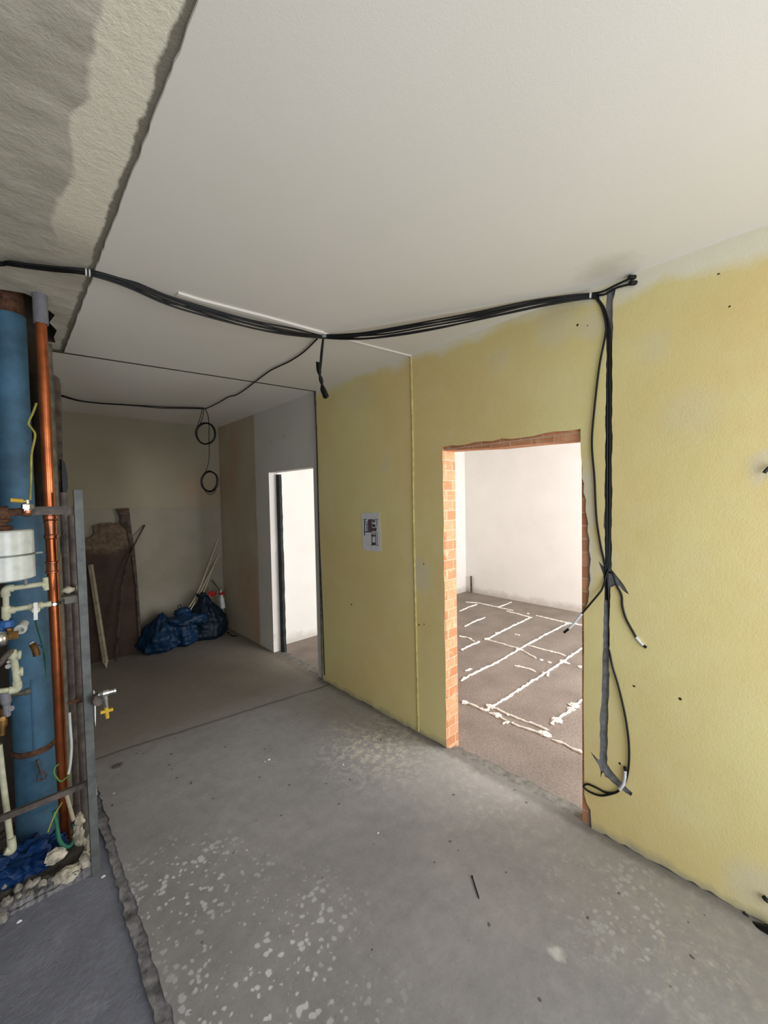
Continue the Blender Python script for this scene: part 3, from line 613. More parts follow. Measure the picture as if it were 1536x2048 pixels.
# ------------------------------------------------------------------ foam in the joints of the far floor
def foam():
    bm = bmesh.new(); ln = [
        ((220, 722), (255, 712), (320, 745), (390, 775)), ((430, 745), (520, 790), (660, 845), (830, 910)), ((395, 775), (430, 745)), ((410, 790), (470, 808), (550, 855), (500, 865)),
        ((580, 865), (690, 905), (810, 948)), ((850, 975), (930, 1000), (1000, 1040), (1068, 1072)), ((390, 770), (580, 655), (770, 530), (930, 430), (1075, 325)),
        ((212, 565), (300, 515), (470, 435), (620, 345), (800, 245), (960, 165)), ((850, 865), (890, 835), (930, 800), (985, 770), (1010, 735), (1075, 690)),
        ((380, 272), (430, 285), (620, 340), (740, 408)), ((775, 418), (790, 421)), ((825, 434), (845, 436)), ((405, 272), (470, 235), (580, 180), (710, 120)),
        ((250, 15), (340, 22), (470, 50), (580, 75)), ((540, 80), (620, 100), (700, 122)), ((750, 110), (850, 135), (960, 160), (1070, 177)), ((208, 78), (270, 50), (330, 30)),
        ((240, 185), (310, 150), (382, 122)), ((690, 320), (820, 355), (880, 368), (945, 390)), ((210, 350), (280, 320), (348, 290)), ((212, 255), (260, 262), (312, 292)),
        ((595, 460), (680, 480), (740, 502)), ((905, 430), (975, 445)), ((1030, 462), (1075, 478)), ((470, 50), (520, 35), (570, 15)), ((255, 492), (296, 480)), ((595, 240), (628, 246)), ((820, 530), (822, 490))]
    for l in ln:
        P = [U(860 + a * .2865, 1200 + b * .2865, Z=ROOMZ + .004) for a, b in l]
        n = max(3, int(sum((q - p).length for p, q in zip(P, P[1:])) / .035)); Q = []
        for i in range(n + 1):
            t = i / n * (len(P) - 1); k = min(int(t), len(P) - 2); Q.append(P[k].lerp(P[k + 1], t - k) + Vector((random.uniform(-.006, .006), random.uniform(-.006, .006), 0)))
        rr = [random.uniform(.006, .013) for _ in range(200)]
        tube(bm, Q, .01, sides=7, sm=2, rads=lambda t: rr[int(t * 60) % 200] * (.5 if t < .02 or t > .98 else 1))
        for q in Q[::5]:
            if random.random() < .6:
                b2 = blob(q + Vector((random.uniform(-.012, .012), random.uniform(-.012, .012), .002)), random.uniform(.009, .019), .3, 2, 1, random.random() * 9, squash=(1, 1, .6))
                me = bpy.data.meshes.new('t'); b2.to_mesh(me); b2.free(); bm.from_mesh(me); bpy.data.meshes.remove(me)
    for (a, b, r) in ((805, 935, .04), (395, 275, .035), (930, 430, .035), (420, 745, .035), (470, 232, .028), (1005, 735, .04), (985, 760, .03), (885, 840, .04), (470, 805, .035), (620, 345, .03), (685, 95, .02), (955, 165, .025), (245, 715, .03), (1055, 468, .03)):
        b2 = blob(U(860 + a * .2865, 1200 + b * .2865, Z=ROOMZ + .004), r * .72, .7, 2.8, 3, a * .01, squash=(1, 1.3, .45))
        me = bpy.data.meshes.new('t'); b2.to_mesh(me); b2.free(); bm.from_mesh(me); bpy.data.meshes.remove(me)
    return bm
o = link('foam_seam', foam(), M_FOAM, None, True); tag(o, 'cream foam oozing from the joints of the grey floor seen through the brick doorway', 'foam'); o['kind'] = 'stuff'

# ------------------------------------------------------------------ alcove: sheet, sticks, bags
pa = U(184, 1327, Z=0); pb = U(281, 1305, Z=0); du = (pb - pa).normalized(); back = Vector((-du.y, du.x, 0)); lean = (back * .25 + Vector((0, 0, 1.6))).normalized()
pn = (pa, du.cross(lean).normalized())
out = [(160, 1333), (160, 1082), (169, 1078), (176, 1076.5), (182, 1075), (186, 1071), (189, 1065), (187.5, 1058), (185.5, 1052), (190, 1050.5), (195, 1050), (200, 1047), (205, 1046), (208, 1048.5), (213, 1047), (221, 1044.5), (228, 1047), (241, 1046), (241, 1036), (237, 1027), (233, 1018), (245, 1019), (258, 1016), (261, 1040), (264, 1067), (268.5, 1088), (273, 1135), (277, 1190), (281, 1243), (282, 1275), (283, 1305), (232, 1316)]
sh = thing('metal_sheet', 'tall rusty brown metal sheet with a torn top leaning on the alcove wall', 'sheet', tuple(pa.lerp(pb, .5)))
bm = sheet([U(u, v, plane=pn) for u, v in out], [], .008, pn[1] * (1 if pn[1].y > 0 else -1)); link('panel', bm, M_PANEL, sh)
n2 = pn[1] * (-1 if pn[1].y > 0 else 1)
fl = [(241, 1046), (241, 1036), (233, 1018), (258, 1016), (264, 1067), (268.5, 1088), (273, 1135), (281, 1243), (283, 1305), (279, 1306), (272, 1180), (262, 1100), (254, 1060)]
e = link('flange', sheet([U(u, v, plane=(pa + n2 * .02, pn[1])) for u, v in fl], [], .018, -n2), M_FLANGE, sh); e['label'] = 'bent brown flange'
e = link('top_lip', tube(bmesh.new(), [U(u, v, plane=(pa + n2 * .02, pn[1])) for u, v in ((233, 1020), (246, 1021), (258, 1018))], .008, sm=0), M_RUST, sh, True)
a = U(289.5, 1050, Y=FAR - .02); b = U(232, 1322, Z=0.01)
o = link('steel_rod', tube(bmesh.new(), [b, U(244, 1180, Y=5.13), U(262, 1106, Y=5.24), a], .009, sides=8), M_PLANK, None, True); tag(o, 'thin dark rod leaning across the rusty sheet up to the alcove wall', 'rod')
a = U(181, 1130, plane=(pa + n2 * .03, pn[1])); b = U(213, 1336, Z=0.0)
st = thing('wooden_stick', 'pale square stick leaning on the front of the rusty sheet', 'stick', tuple(b))
bm = bmesh.new(); b0 = b + (a - b).normalized() * .05; bar(bm, b0, a, .034, .034, FW); link('shaft', bm, M_PALE, st)
link('pointed_end', turn(bmesh.new(), b, b0, [(0, .004), (1, .022)], sides=4), M_PALE, st)
for (p0, p1, lab) in (((162, 1226), (171, 1345), 'thin white rod standing among the brown pipes, left of the grey post'),):
    o = link('plastic_rod', T([U(192, 1590, Y=2.75), U(p1[0], p1[1], Y=2.78), U(*p0, Y=2.82)], .006, sm=0), M_WHITEPL, None, True); tag(o, lab, 'rod')

def sack(name, c, R, h, seed, prof, m, parent, pl=11, amp=.10, squash=(1, 1), top=True, lean=(0, 0)):
    bm = bmesh.new(); NS, NT = 72, 40; rings = []; c = Vector(c)
    ph = [random.uniform(0, 6.28) for _ in range(4)]
    for j in range(NT + 1):
        t = j / NT
        for (t0, r0), (t1, r1) in zip(prof, prof[1:]):
            if t0 <= t <= t1:
                k = (t - t0) / (t1 - t0); k = k * k * (3 - 2 * k); rr = r0 + (r1 - r0) * k; break
        ring = []
        for i in range(NS):
            th = 2 * math.pi * i / NS; dv = Vector((math.cos(th), math.sin(th), t * 2))
            k = 1 + amp * (.35 + t) * (math.sin(pl * th + ph[0] + 2.5 * t) * .5 + math.sin((pl * 2 - 5) * th + ph[1]) * .3) + .22 * noise.fractal(dv * 1.3 + Vector((seed, seed, 0)), 1, 2, 3) + .10 * abs(noise.noise(dv * 4.5 + Vector((seed * 2, 0, 0))))
            z = h * t * (1 + .10 * noise.noise(Vector((math.cos(th) * 1.5, math.sin(th) * 1.5, seed))) * min(1, t * 3))
            ring.append(bm.verts.new(c + Vector((math.cos(th) * R * rr * k * squash[0] + lean[0] * t * t, math.sin(th) * R * rr * k * squash[1] + lean[1] * t * t, max(0.002, z)))))
        rings.append(ring)
    for j in range(NT):
        for i in range(NS): bm.faces.new((rings[j][i], rings[j][(i + 1) % NS], rings[j + 1][(i + 1) % NS], rings[j + 1][i]))
    bm.faces.new(rings[0][::-1])
    if top: bm.faces.new(rings[-1])
    o = link(name, bm, m, parent, True); return o
g = 'blue bin bags in the alcove corner'
c = U(318, 1309, Z=0) + Vector((.04, .15, 0)); c.z = 0
b1 = thing('bin_bag', 'blue bin bag nearest the rusty sheet, slumped to the right', 'bag', tuple(c), g)
sack('sack', c, .185, .39, 3.1, [(0, .75), (.12, 1.0), (.38, 1.0), (.65, .78), (.85, .45), (.95, .25), (1, .12)], M_BAG, b1, lean=(.05, .05))
c = U(372, 1296, Z=0) + Vector((.02, .19, 0)); c.z = 0
b2 = thing('bin_bag', 'middle blue bin bag with a knotted top flopping over', 'bag', tuple(c), g)
sack('sack', c, .168, .33, 8.4, [(0, .78), (.12, .98), (.5, 1.0), (.8, .9), (.95, .55), (1, .2)], M_BAG, b2)
link('flap', blob(c + Vector((-.03, -.10, .31)), .12, .35, 1.8, 3, 2.2, squash=(1.25, .9, .6)), M_BAG, b2, True)
link('flap', blob(c + Vector((.13, -.10, .29)), .11, .4, 2.0, 3, 5.2, squash=(1.2, .8, .55)), M_BAG, b2, True)
link('knot', blob(c + Vector((.0, -.05, .385)), .075, .35, 2.0, 3, 7.7, squash=(1.2, .9, .7)), M_BAG, b2, True)
link('tie_loop', T([c + Vector((-.05, -.06, .42)), c + Vector((-.055, -.06, .46)), c + Vector((-.035, -.06, .48)), c + Vector((-.02, -.06, .46)), c + Vector((-.025, -.06, .41))], .004), M_BAG2, b2, True)
c = U(430, 1279, Z=0) + Vector((.0, .20, 0)); c.z = 0
b3 = thing('bin_bag', 'dark blue open bin bag in the corner stuffed with rubbish', 'bag', tuple(c), g)
sack('sack', c, .20, .53, 5.5, [(0, .85), (.1, 1.0), (.4, .98), (.62, .78), (.85, .38), (1, .22)], M_BAG2, b3, pl=8, amp=.12, lean=(-.04, 0))
link('torn_rim', T([c + Vector((-.08 + .05 * math.cos(q) , -.03 + .05 * math.sin(q), .53 + .012 * math.sin(3 * q))) for q in [k * 6.3 / 16 for k in range(17)]], .011), M_BAG2, b3, True)
yb = c.y - .06
bt = thing('spray_bottle', 'white spray bottle with a red trigger poking out of the corner bag', 'bottle', tuple(U(444, 1212, Y=yb)))
link('body', turn(bmesh.new(), U(446, 1216, Y=yb), U(443, 1190, Y=yb), [(0, .028), (.7, .028), (.9, .016), (1, .012)], sides=16), M_WHITEPL, bt, True)
e = link('trigger', B((tuple(U(438, 1190, Y=yb) - Vector((0, .015, 0))), tuple(U(449, 1183.5, Y=yb) + Vector((0, .015, 0))))), M_RED, bt)
link('nozzle', cyl(U(441, 1187, Y=yb), U(442, 1180, Y=yb), .010, 12), M_WHITEPL, bt, True)
o = link('crumpled_packet', blob(U(424, 1187, Y=yb), .042, .4, 2.2, 3, 4.4, squash=(1.1, .6, .8)), M_RED, None, True); tag(o, 'crumpled red packet sticking out of the top of the corner bag', 'packet')
a = U(424, 1161, Y=FAR - .12); o = link('handle_stick', T([U(447, 1200, Y=yb + .02), U(437, 1177, Y=FAR - .22), a], .008, sm=0), M_PLANK, None, True); tag(o, 'short dark stick poking up out of the corner bag towards the wall', 'stick')
for i, (a0, a1, a2, lab) in enumerate((((366, 1232), (398, 1180), (437.0, 1076), 'leftmost of the thin cream strips leaning in the corner behind the bags'), ((374, 1232), (402, 1182), (437.5, 1110), 'middle one of the thin cream strips leaning in the corner behind the bags'), ((384, 1232), (408, 1183), (428, 1130), 'rightmost and shortest of the thin cream strips in the corner behind the bags'))):
    q0 = U(*a0, Y=5.12); q0 = q0 + (q0 - U(*a1, Y=5.2)) * .55; q0.z = max(q0.z, .008)
    o = link('trim_strip', T([q0, U(*a0, Y=5.12), U(*a1, Y=5.22), U(*a2, Y=FAR - .015 - .01 * i)], .006, sides=6), M_CREAM, None, True); tag(o, lab, 'strip', 'strips leaning in the alcove corner')
p = U(459, 1262, Z=.0); o = link('cable_offcut', T([U(455, 1264, Z=.008), U(463, 1271, Z=.006), U(474, 1272, Z=.006)], .007), M_BLACK, None, True); tag(o, 'short dark cable offcut on the floor right of the corner bag', 'cable')

# ------------------------------------------------------------------ the pipe shaft
def vert(u, v, Y, z0, z1):
    p = U(u, v, Y=Y); return Vector((p.x, p.y, z0)), Vector((p.x, p.y, z1))
YP = 2.22; YC = 2.50; YB = 2.71
M_KERB = plain('grey kerb mortar', (132, 128, 130), 0.95, var=0.16, scale=22, bump=0.6)
# rubble bed and its front kerb
bm = bmesh.new(); NX, NY = 46, 36; gr = []
for j in range(NY + 1):
    row = []
    for i in range(NX + 1):
        x = -.72 + (.235 + .72) * i / NX; y = 2.24 + (2.97 - 2.24) * j / NY
        z = -.004 + .030 * noise.fractal(Vector((x * 9, y * 9, 0)), 1, 2, 4) + .018 * abs(noise.noise(Vector((x * 26, y * 26, 3))))
        row.append(bm.verts.new((x, y, z)))
    gr.append(row)
for j in range(NY):
    for i in range(NX): bm.faces.new((gr[j][i], gr[j][i + 1], gr[j + 1][i + 1], gr[j + 1][i]))
struct('floor_shaft', bm, M_RUBBLE, True)
bm = bmesh.new(); a = U(-60, 1868, Z=-.02); b = U(184, 1748, Z=-.02); n = 40; rows = []
for i in range(n + 1):
    p = a.lerp(b, i / n); k = [random.uniform(-.006, .006) for _ in range(4)]
    rows.append([bm.verts.new((p.x, p.y + k[0], -.03)), bm.verts.new((p.x, p.y + .004 + k[0], .012 + k[1])), bm.verts.new((p.x, p.y + .05 + k[2], .016 + k[3])), bm.verts.new((p.x, p.y + .08, -.03))])
for r0, r1 in zip(rows, rows[1:]):
    for i in range(3): bm.faces.new((r0[i], r1[i], r1[i + 1], r0[i + 1]))
struct('trim_kerb', bm, M_KERB)

# blue downpipe
a, b = vert(64, 1400, YB, .0, H + .12); r = .081; top = Vector((a.x, a.y, U(70, 1030, Y=YB).z))
o = thing('soil_pipe', 'wide blue pipe rising from floor to ceiling behind the copper one', 'pipe', tuple(a))
link('pipe', L(a + Vector((0, 0, .10)), top, [(0, r), (.97, r), (1, r * .9)], sides=36), M_BLUE, o, True)
ua, ub = vert(34, 990, YB, top.z - .01, U(30, 634, Y=YB).z); b = Vector((ub.x, ub.y, H + .12)); top = ub
link('narrow_pipe', L(ua, ub, [(0, .067), (1, .067)], sides=36), M_BLUE, o, True)
e = link('upper_pipe', L(top, b, [(0, .062), (1, .062)], sides=36), M_RUST, o, True); e['label'] = 'dark brown bare pipe above the blue paint'
link('socket', L(a + Vector((0, 0, -.04)), a + Vector((0, 0, .15)), [(0, r * 1.06), (.8, r * 1.06), (.88, r * 1.0), (1, r * .99)], sides=36), M_BLUE, o, True)
z = U(64, 1508, Y=YB - r).z; ba = link('pipe_band', L((a.x, a.y, z - .014), (a.x, a.y, z + .014), [(0, r * 1.05), (.2, r * 1.10), (.8, r * 1.10), (1, r * 1.05)], sides=36), M_RUST, o, True); ba['label'] = 'rust brown clamp band'
link('pipe_seam', T([U(63, 1360, Y=YB - r - .001), U(66, 1440, Y=YB - r - .001), U(69, 1500, Y=YB - r - .001)], .004, sides=6), M_BLUE, o, True)
q = U(84, 1548, Y=YB - r - .012); link('toggle_bolt', tube(bmesh.new(), [U(75, 1520, Y=YB - r - .01), q], .006, sides=8, sm=0), M_IRON, o, True)
link('toggle_ring', T([q + Vector((.018 * math.cos(k), 0, .018 * math.sin(k) - .015)) for k in [i * 6.29 / 14 for i in range(15)]], .004, sides=6), M_IRON, o, True)

# copper-clad pipe with its fittings
a, b = vert(113, 1300, YC, .0, H + .10); r = .0212
o = thing('copper_pipe', 'shiny copper pipe standing in front of the blue one', 'pipe', tuple(a))
link('pipe', L(a, b, [(0, r), (1, r)], sides=28), M_COPPER, o, True)
def pz(v, Y=YC): return U(100, v, Y=Y).z
z0, z1 = pz(652), pz(560); e = link('sleeve', L((a.x, a.y, z0), (a.x, a.y, z1), [(0, r * 1.35), (1, r * 1.35)], sides=24), M_GREYPVC, o, True); e['label'] = 'grey plastic sleeve at the ceiling'
for v0, v1 in ((1022, 1046), (1030, 1078), (1122, 1146)):
    z0, z1 = pz(v1), pz(v0)
    link('coupling', L((a.x, a.y, z0), (a.x, a.y, z1), [(0, r * 1.02), (.04, r * 1.34), (.16, r * 1.34), (.2, r * 1.14), (.8, r * 1.14), (.84, r * 1.34), (.96, r * 1.34), (1, r * 1.02)], sides=24), M_COPPERRING, o, True)
z = pz(1208); c = link('pipe_clamp', L((a.x, a.y, z - .008), (a.x, a.y, z + .008), [(0, r * 1.1), (.1, r * 1.25), (.9, r * 1.25), (1, r * 1.1)], sides=24), M_BAND, o, True)
f = U(109, 1208, Y=YC - r - .012); link('clamp_bolt', cyl(f - Vector((0, .008, 0)), f + Vector((0, .02, 0)), .0075, 8), M_CHROME, c, True)
link('clamp_ear', B(((a.x - .052, a.y - .006, z - .006), (a.x - .018, a.y + .004, z + .006))), M_BAND, c); link('clamp_ear', B(((a.x + .018, a.y - .006, z - .006), (a.x + .05, a.y + .004, z + .006))), M_BAND, c)

# grey conduit behind the copper
a, b = vert(114, 1250, 2.80, .0, pz(690, 2.8)); o = link('conduit', L(a, b, [(0, .034), (1, .034)], sides=24), M_KHAKI, None, True); tag(o, 'khaki grey pipe standing right behind the copper pipe', 'pipe')
# brown steel pipes
a, b = vert(134, 1150, 2.46, .0, U(131, 985, Y=2.46).z); o = thing('steel_pipe', 'brown steel pipe nearer the copper one, below the steel crossbar', 'pipe', tuple(a), 'brown steel pipes')
link('pipe', L(a, b, [(0, .0165), (1, .0165)]), M_IRON, o, True); link('socket', L(b.lerp(a, .12), b.lerp(a, .17), [(0, .017), (.1, .021), (.9, .021), (1, .017)]), M_IRON, o, True)
a, b = vert(149, 1150, 2.36, -.02, U(147, 1032, Y=2.36).z); o = thing('steel_pipe', 'brown steel pipe close beside the grey post, rusty clamp low down', 'pipe', tuple(a), 'brown steel pipes')
link('pipe', L(a, b, [(0, .0165), (1, .0165)]), M_IRON, o, True)
z = U(152, 1400, Y=2.36).z; c = link('pipe_clamp', L((a.x, a.y, z - .012), (a.x, a.y, z + .012), [(0, .0170), (.1, .0205), (.9, .0205), (1, .0170)]), M_RUST, o, True); c['label'] = 'rusty clamp'
link('clamp_arm', B(((a.x - .05, a.y - .02, z - .006), (a.x + .075, a.y - .012, z + .008))), M_RUST, c)
# plank behind
q = [U(u, v, Y=2.86) for u, v in ((90, 738), (97, 742), (119, 757), (122, 772), (128, 1000), (150, 1585), (122, 1585), (98, 1000))]
o = link('plank', sheet(q, [], .03, (0, 1, 0)), M_PLANK); tag(o, 'dark weathered plank standing behind the pipes, chamfered at the top', 'plank')
q = [U(u, v, Y=2.83) for u, v in ((123, 918), (130, 925), (135, 950), (136, 975), (132, 992), (126, 990), (124, 960))]
o = link('pipe_insulation', sheet(q, [], .03, (0, 1, 0)), M_BLACK); tag(o, 'torn black foam insulation hanging at the edge of the dark plank', 'insulation')
a = U(101, 780, Y=2.85); o = link('paint_strip', B(((a.x, 2.845, U(104, 832, Y=2.85).z), (a.x + .014, 2.861, a.z))), M_PALE); tag(o, 'narrow pale batten end beside the top of the dark plank', 'batten')

# steel support: post, crossbar, low rail
pt = U(156, 980, Y=YP); pbm = U(193, 1746, Y=YP); pbm = Vector((pt.x + .004, YP, -.025))
o = thing('support_frame', 'grey steel post with a crossbar and a low rail bracing the pipes', 'frame', tuple(pbm))
link('post', bar(bmesh.new(), pbm, Vector((pt.x, YP, pt.z)), .031, .006), M_POST, o)
link('post_flange', bar(bmesh.new(), pbm + Vector((-.014, .016, 0)), Vector((pt.x - .014, YP + .016, pt.z)), .004, .03), M_POST, o)
a = U(-40, 1026, Y=YP + .03); b = U(152, 1020, Y=YP + .03); b.z = a.z = (U(110, 1021, Y=YP + .03)).z
e = link('crossbar', bar(bmesh.new(), U(62, 1022, Y=YP + .03) * 1.0, b, .036, .005), M_IRON, o); e['label'] = 'brown grey crossbar'
b = U(174, 1567, Y=YP + .035); a = Vector((b.x - .62, b.y, b.z)); e = link('low_rail', bar(bmesh.new(), a, b, .024, .016), M_IRON, o); e['label'] = 'brown low rail'
# grey clamp block between copper pipe and post
a = U(128, 1206, Y=2.30); b = U(160, 1186, Y=2.30)
o = thing('clamp_block', 'dusty grey pipe clamp block fixed between copper pipe and post', 'clamp', tuple(a))
link('block', B(((a.x, 2.27, a.z), (b.x, 2.33, b.z - .006))), M_GREYFILL, o); link('lip', B(((a.x - .006, 2.265, b.z - .010), (b.x + .004, 2.335, b.z - .003))), M_GREYFILL, o)
link('mortar_dab', blob(U(137, 1180, Y=2.31), .022, .3, 2, 2, 3.3, squash=(1.1, .8, .7)), M_OLDFOAM, o, True)
link('mortar_dab', blob(U(157, 1176, Y=2.31), .014, .3, 2, 2, 5.3, squash=(.7, .8, 1.3)), M_OLDFOAM, o, True)

# white vessel
c = U(7, 1112, Y=2.27); z0, z1 = U(7, 1165, Y=2.2).z, U(7, 1062, Y=2.2).z
o = thing('expansion_vessel', 'white enamelled cylinder with a grey strap at the left edge of the pipes', 'tank', (c.x, c.y, z0))
link('body', L((c.x, c.y, z0), (c.x, c.y, z1), [(0, .02), (.0, .088), (.03, .098), (.97, .098), (1, .092), (1, .02)], sides=40), M_ENAMEL, o, True)
zb = U(20, 1113, Y=2.18).z; s_ = link('strap', L((c.x, c.y, zb - .004), (c.x, c.y, zb + .004), [(0, .0985), (.1, .1015), (.9, .1015), (1, .0985)], sides=40), M_BAND, o, True)
link('strap_end', B(((c.x + .096, c.y - .02, zb - .004), (c.x + .122, c.y - .016, zb + .003))), M_BAND, s_)
link('cap', L((c.x - .02, c.y, z1), (c.x - .02, c.y, z1 + .06), [(0, .055), (.25, .055), (.3, .040), (.55, .040), (.6, .052), (.8, .052), (.85, .03), (1, .03)], sides=12), M_RUST, o, True)
link('drain_nipple', cyl((c.x + .062, c.y - .07, z0 - .022), (c.x + .062, c.y - .07, z0 + .006), .006, 10), M_GREYPVC, o, True)

# ball valve over the vessel
YV = 2.20
q = U(55, 1013, Y=YV); o = thing('ball_valve', 'nickel ball valve with a yellow lever above the white cylinder', 'valve', tuple(q))
link('body', turn(bmesh.new(), U(55, 1022, Y=YV), U(55, 1007, Y=YV), [(0, .014), (.25, .014), (.3, .0205), (.85, .0205), (1, .012)], sides=6), M_CHROME, o)
link('stem', cyl(U(55, 1007, Y=YV), U(54.5, 1000, Y=YV), .006, 10), M_CHROME, o, True)
link('lever', bar(bmesh.new(), U(55, 1003, Y=YV), U(22, 1001, Y=YV), .006, .014), M_YHANDLE, o)
link('lever_grip', tube(bmesh.new(), [U(46, 1002, Y=YV), U(34, 1001, Y=YV), U(21, 1000, Y=YV)], .0085, sides=10), M_YHANDLE, o, True)
link('union', L(U(-30, 1029, Y=YV + .03), U(62, 1022, Y=YV + .03), [(0, .022), (.3, .022), (.31, .028), (.5, .028), (.51, .016), (.8, .016), (.81, .022), (1, .022)], sides=10), M_RUST, o, True)
link('outlet', cyl(U(55, 1026, Y=YV), U(55, 1020, Y=YV), .0135, 14), M_COPPERRING, o, True)

# pale plastic water pipework
YW = 2.25
def w_(u, v): return U(u, v, Y=YW)
o = thing('water_pipe', 'pale plastic water pipes with elbow, tee and stopcock under the white cylinder', 'pipe', tuple(w_(12, 1215)))
link('pipe', T([w_(14, 1178), w_(50, 1173), w_(92, 1167)], .0105, sm=0, sides=12), M_PPR, o, True)
link('pipe', T([w_(11.5, 1180), w_(12.5, 1240)], .0105, sm=0, sides=12), M_PPR, o, True)
link('pipe', T([w_(12, 1222), w_(40, 1217), w_(100, 1208)], .0105, sm=0, sides=12), M_PPR, o, True)
link('elbow', tube(bmesh.new(), [w_(28, 1176), w_(17, 1177), w_(11, 1182), w_(11.5, 1193)], .015, sides=12), M_PPR, o, True)
link('tee', tube(bmesh.new(), [w_(12, 1212), w_(12.5, 1236)], .0148, sides=12, sm=0), M_PPR, o, True)
link('tee_branch', tube(bmesh.new(), [w_(12, 1223), w_(30, 1219)], .0148, sides=12, sm=0), M_PPR, o, True)
link('end_socket', tube(bmesh.new(), [w_(90.5, 1155), w_(92.5, 1180)], .010, sides=12, sm=0), M_PPR, o, True)
link('end_socket', tube(bmesh.new(), [w_(84, 1170), w_(93, 1168)], .0145, sides=12, sm=0), M_PPR, o, True)
v_ = link('stopcock', tube(bmesh.new(), [w_(58, 1215), w_(86, 1210)], .0, sides=14, sm=0, rads=lambda t: .016), M_PPR, o, True)
link('stopcock_boss', cyl(w_(71, 1217) , w_(71, 1217) - Vector((0, .035, 0)), .014, 14), M_PPR, o, True)
e = link('stopcock_handle', bar(bmesh.new(), w_(70, 1202) - Vector((0, .036, 0)), w_(70.5, 1236) - Vector((0, .036, 0)), .013, .008), M_WHITEPL, o); e['label'] = 'white stopcock handle'
link('outlet', tube(bmesh.new(), [w_(94, 1209), w_(103, 1207)], .012, sides=12, sm=0), M_PPR, o, True)
e = link('union_nut', turn(bmesh.new(), w_(13, 1255), w_(13, 1240), [(0, .022), (.15, .025), (.85, .025), (1, .020)], sides=10), M_BLUENUT, o); e['label'] = 'blue union nut'
e = link('union_nut', turn(bmesh.new(), w_(-6, 1262), w_(6, 1256), [(0, .02), (1, .02)], sides=10), M_BLUENUT, o); e['label'] = 'blue union nut'

q = U(2, 1277, Y=2.2); o = thing('water_meter', 'polished nickel meter body below the blue union nut', 'meter', tuple(q))
link('body', L(q + Vector((-.06, 0, 0)), q + Vector((.022, -.01, 0)), [(0, .03), (.7, .032), (.9, .026), (1, .012)], sides=24), M_CHROME, o, True)
link('side_nut', turn(bmesh.new(), q + Vector((.022, 0, .004)), q + Vector((.052, 0, .004)), [(0, .018), (1, .018)], sides=6), M_BRASS, o)
link('side_nut', turn(bmesh.new(), U(20, 1262, Y=2.22), U(20, 1256, Y=2.22), [(0, .012), (1, .012)], sides=6), M_BRASS, o)
q = U(43.5, 1254.5, Y=2.28); d_ = Vector((-.25, -.9, -.25)).normalized()
bm = bmesh.new(); turn(bm, q + d_ * -.03, q + d_ * .02, [(0, .017), (.7, .017), (.72, .021), (1, .021), (1, .012), (.6, .011), (.55, .001)], sides=24)
o = link('short_stub', bm, M_ENAMEL, None, True); tag(o, 'open white pipe stub in front of the blue pipe, below the stopcock', 'pipe')
o = thing('drain_cock', 'small tarnished brass drain cock on the front of the blue pipe', 'valve', tuple(U(70, 1298, Y=2.5)))
link('body', tube(bmesh.new(), [U(65, 1288, Y=2.5), U(71, 1300, Y=2.48), U(74, 1312, Y=2.47)], .014, sides=10, sm=0), M_BRASS, o, True); link('lever', bar(bmesh.new(), U(59, 1288, Y=2.47), U(68, 1283, Y=2.47), .006, .008), M_CHROME, o)
# lower pale assembly
def x_(u, v): return U(u, v, Y=2.24)
o = thing('manifold', 'pale plastic pipe elbow with two side knobs, low at the left edge', 'pipe', tuple(x_(34, 1345)))
link('pipe', T([x_(25, 1300), x_(31, 1338), x_(35.5, 1376)], .0125, sm=0, sides=12), M_PPR, o, True)
link('pipe', T([x_(33, 1378), x_(10, 1381), x_(-30, 1386)], .0105, sm=0, sides=12), M_PPR, o, True)
link('elbow', tube(bmesh.new(), [x_(34, 1362), x_(35, 1374), x_(31, 1379), x_(18, 1381)], .0155, sides=12), M_PPR, o, True)
for a, b in (((27, 1311), (43, 1309)), ((33, 1345), (47, 1342))): link('knob', turn(bmesh.new(), x_(*a), x_(*b), [(0, .015), (.5, .015), (.55, .019), (.9, .019), (1, .012)], sides=12), M_PPR, o, True)
link('socket', tube(bmesh.new(), [x_(23, 1302), x_(25, 1316)], .0165, sm=0, sides=12), M_PPR, o, True)
link('drop_pipe', tube(bmesh.new(), [U(9, 1384, Y=2.28), U(13, 1408, Y=2.28), U(14, 1432, Y=2.28)], .016, sides=12, rads=lambda t: .018 if t < .45 else .013), M_GREYPVC, o, True)
link('flex_hose', tube(bmesh.new(), [U(22, 1302, Y=2.2), U(12, 1312, Y=2.18), U(0, 1326, Y=2.18), U(-16, 1340, Y=2.2)], .011, sides=10), M_IRON, o, True)
link('blank_plug', cyl(U(17, 1331, Y=2.24), U(16, 1333, Y=2.205), .009, 14), M_CHROME, o, True); link('blank_plug', cyl(U(17.5, 1323, Y=2.24), U(17, 1324, Y=2.205), .006, 14), M_CHROME, o, True)
o = link('pipe_spur', tube(bmesh.new(), [U(14, 1389, Y=2.34), U(40, 1387, Y=2.34), U(61, 1381, Y=2.34)], .011, sides=12, rads=lambda t: .014 if t > .7 else .0105), M_KHAKI, None, True); tag(o, 'dusty khaki pipe spur crossing the blue pipe below the pale elbow', 'pipe')
o = thing('drain_valve', 'small dirty brass valve under the pale elbow at the left edge', 'valve', tuple(U(6, 1440, Y=2.3)))
link('body', L(U(4, 1470, Y=2.3), U(6, 1415, Y=2.3), [(0, .010), (.3, .010), (.32, .016), (.6, .016), (.62, .011), (1, .011)], sides=10), M_BRASS, o, True); link('cap', cyl(U(5, 1438, Y=2.3), U(5, 1438, Y=2.25), .009, 12), M_BRASS, o, True)
link('side_knob', cyl(U(14, 1418, Y=2.3), U(23, 1417, Y=2.27), .011, 12), M_GREYPVC, o, True)
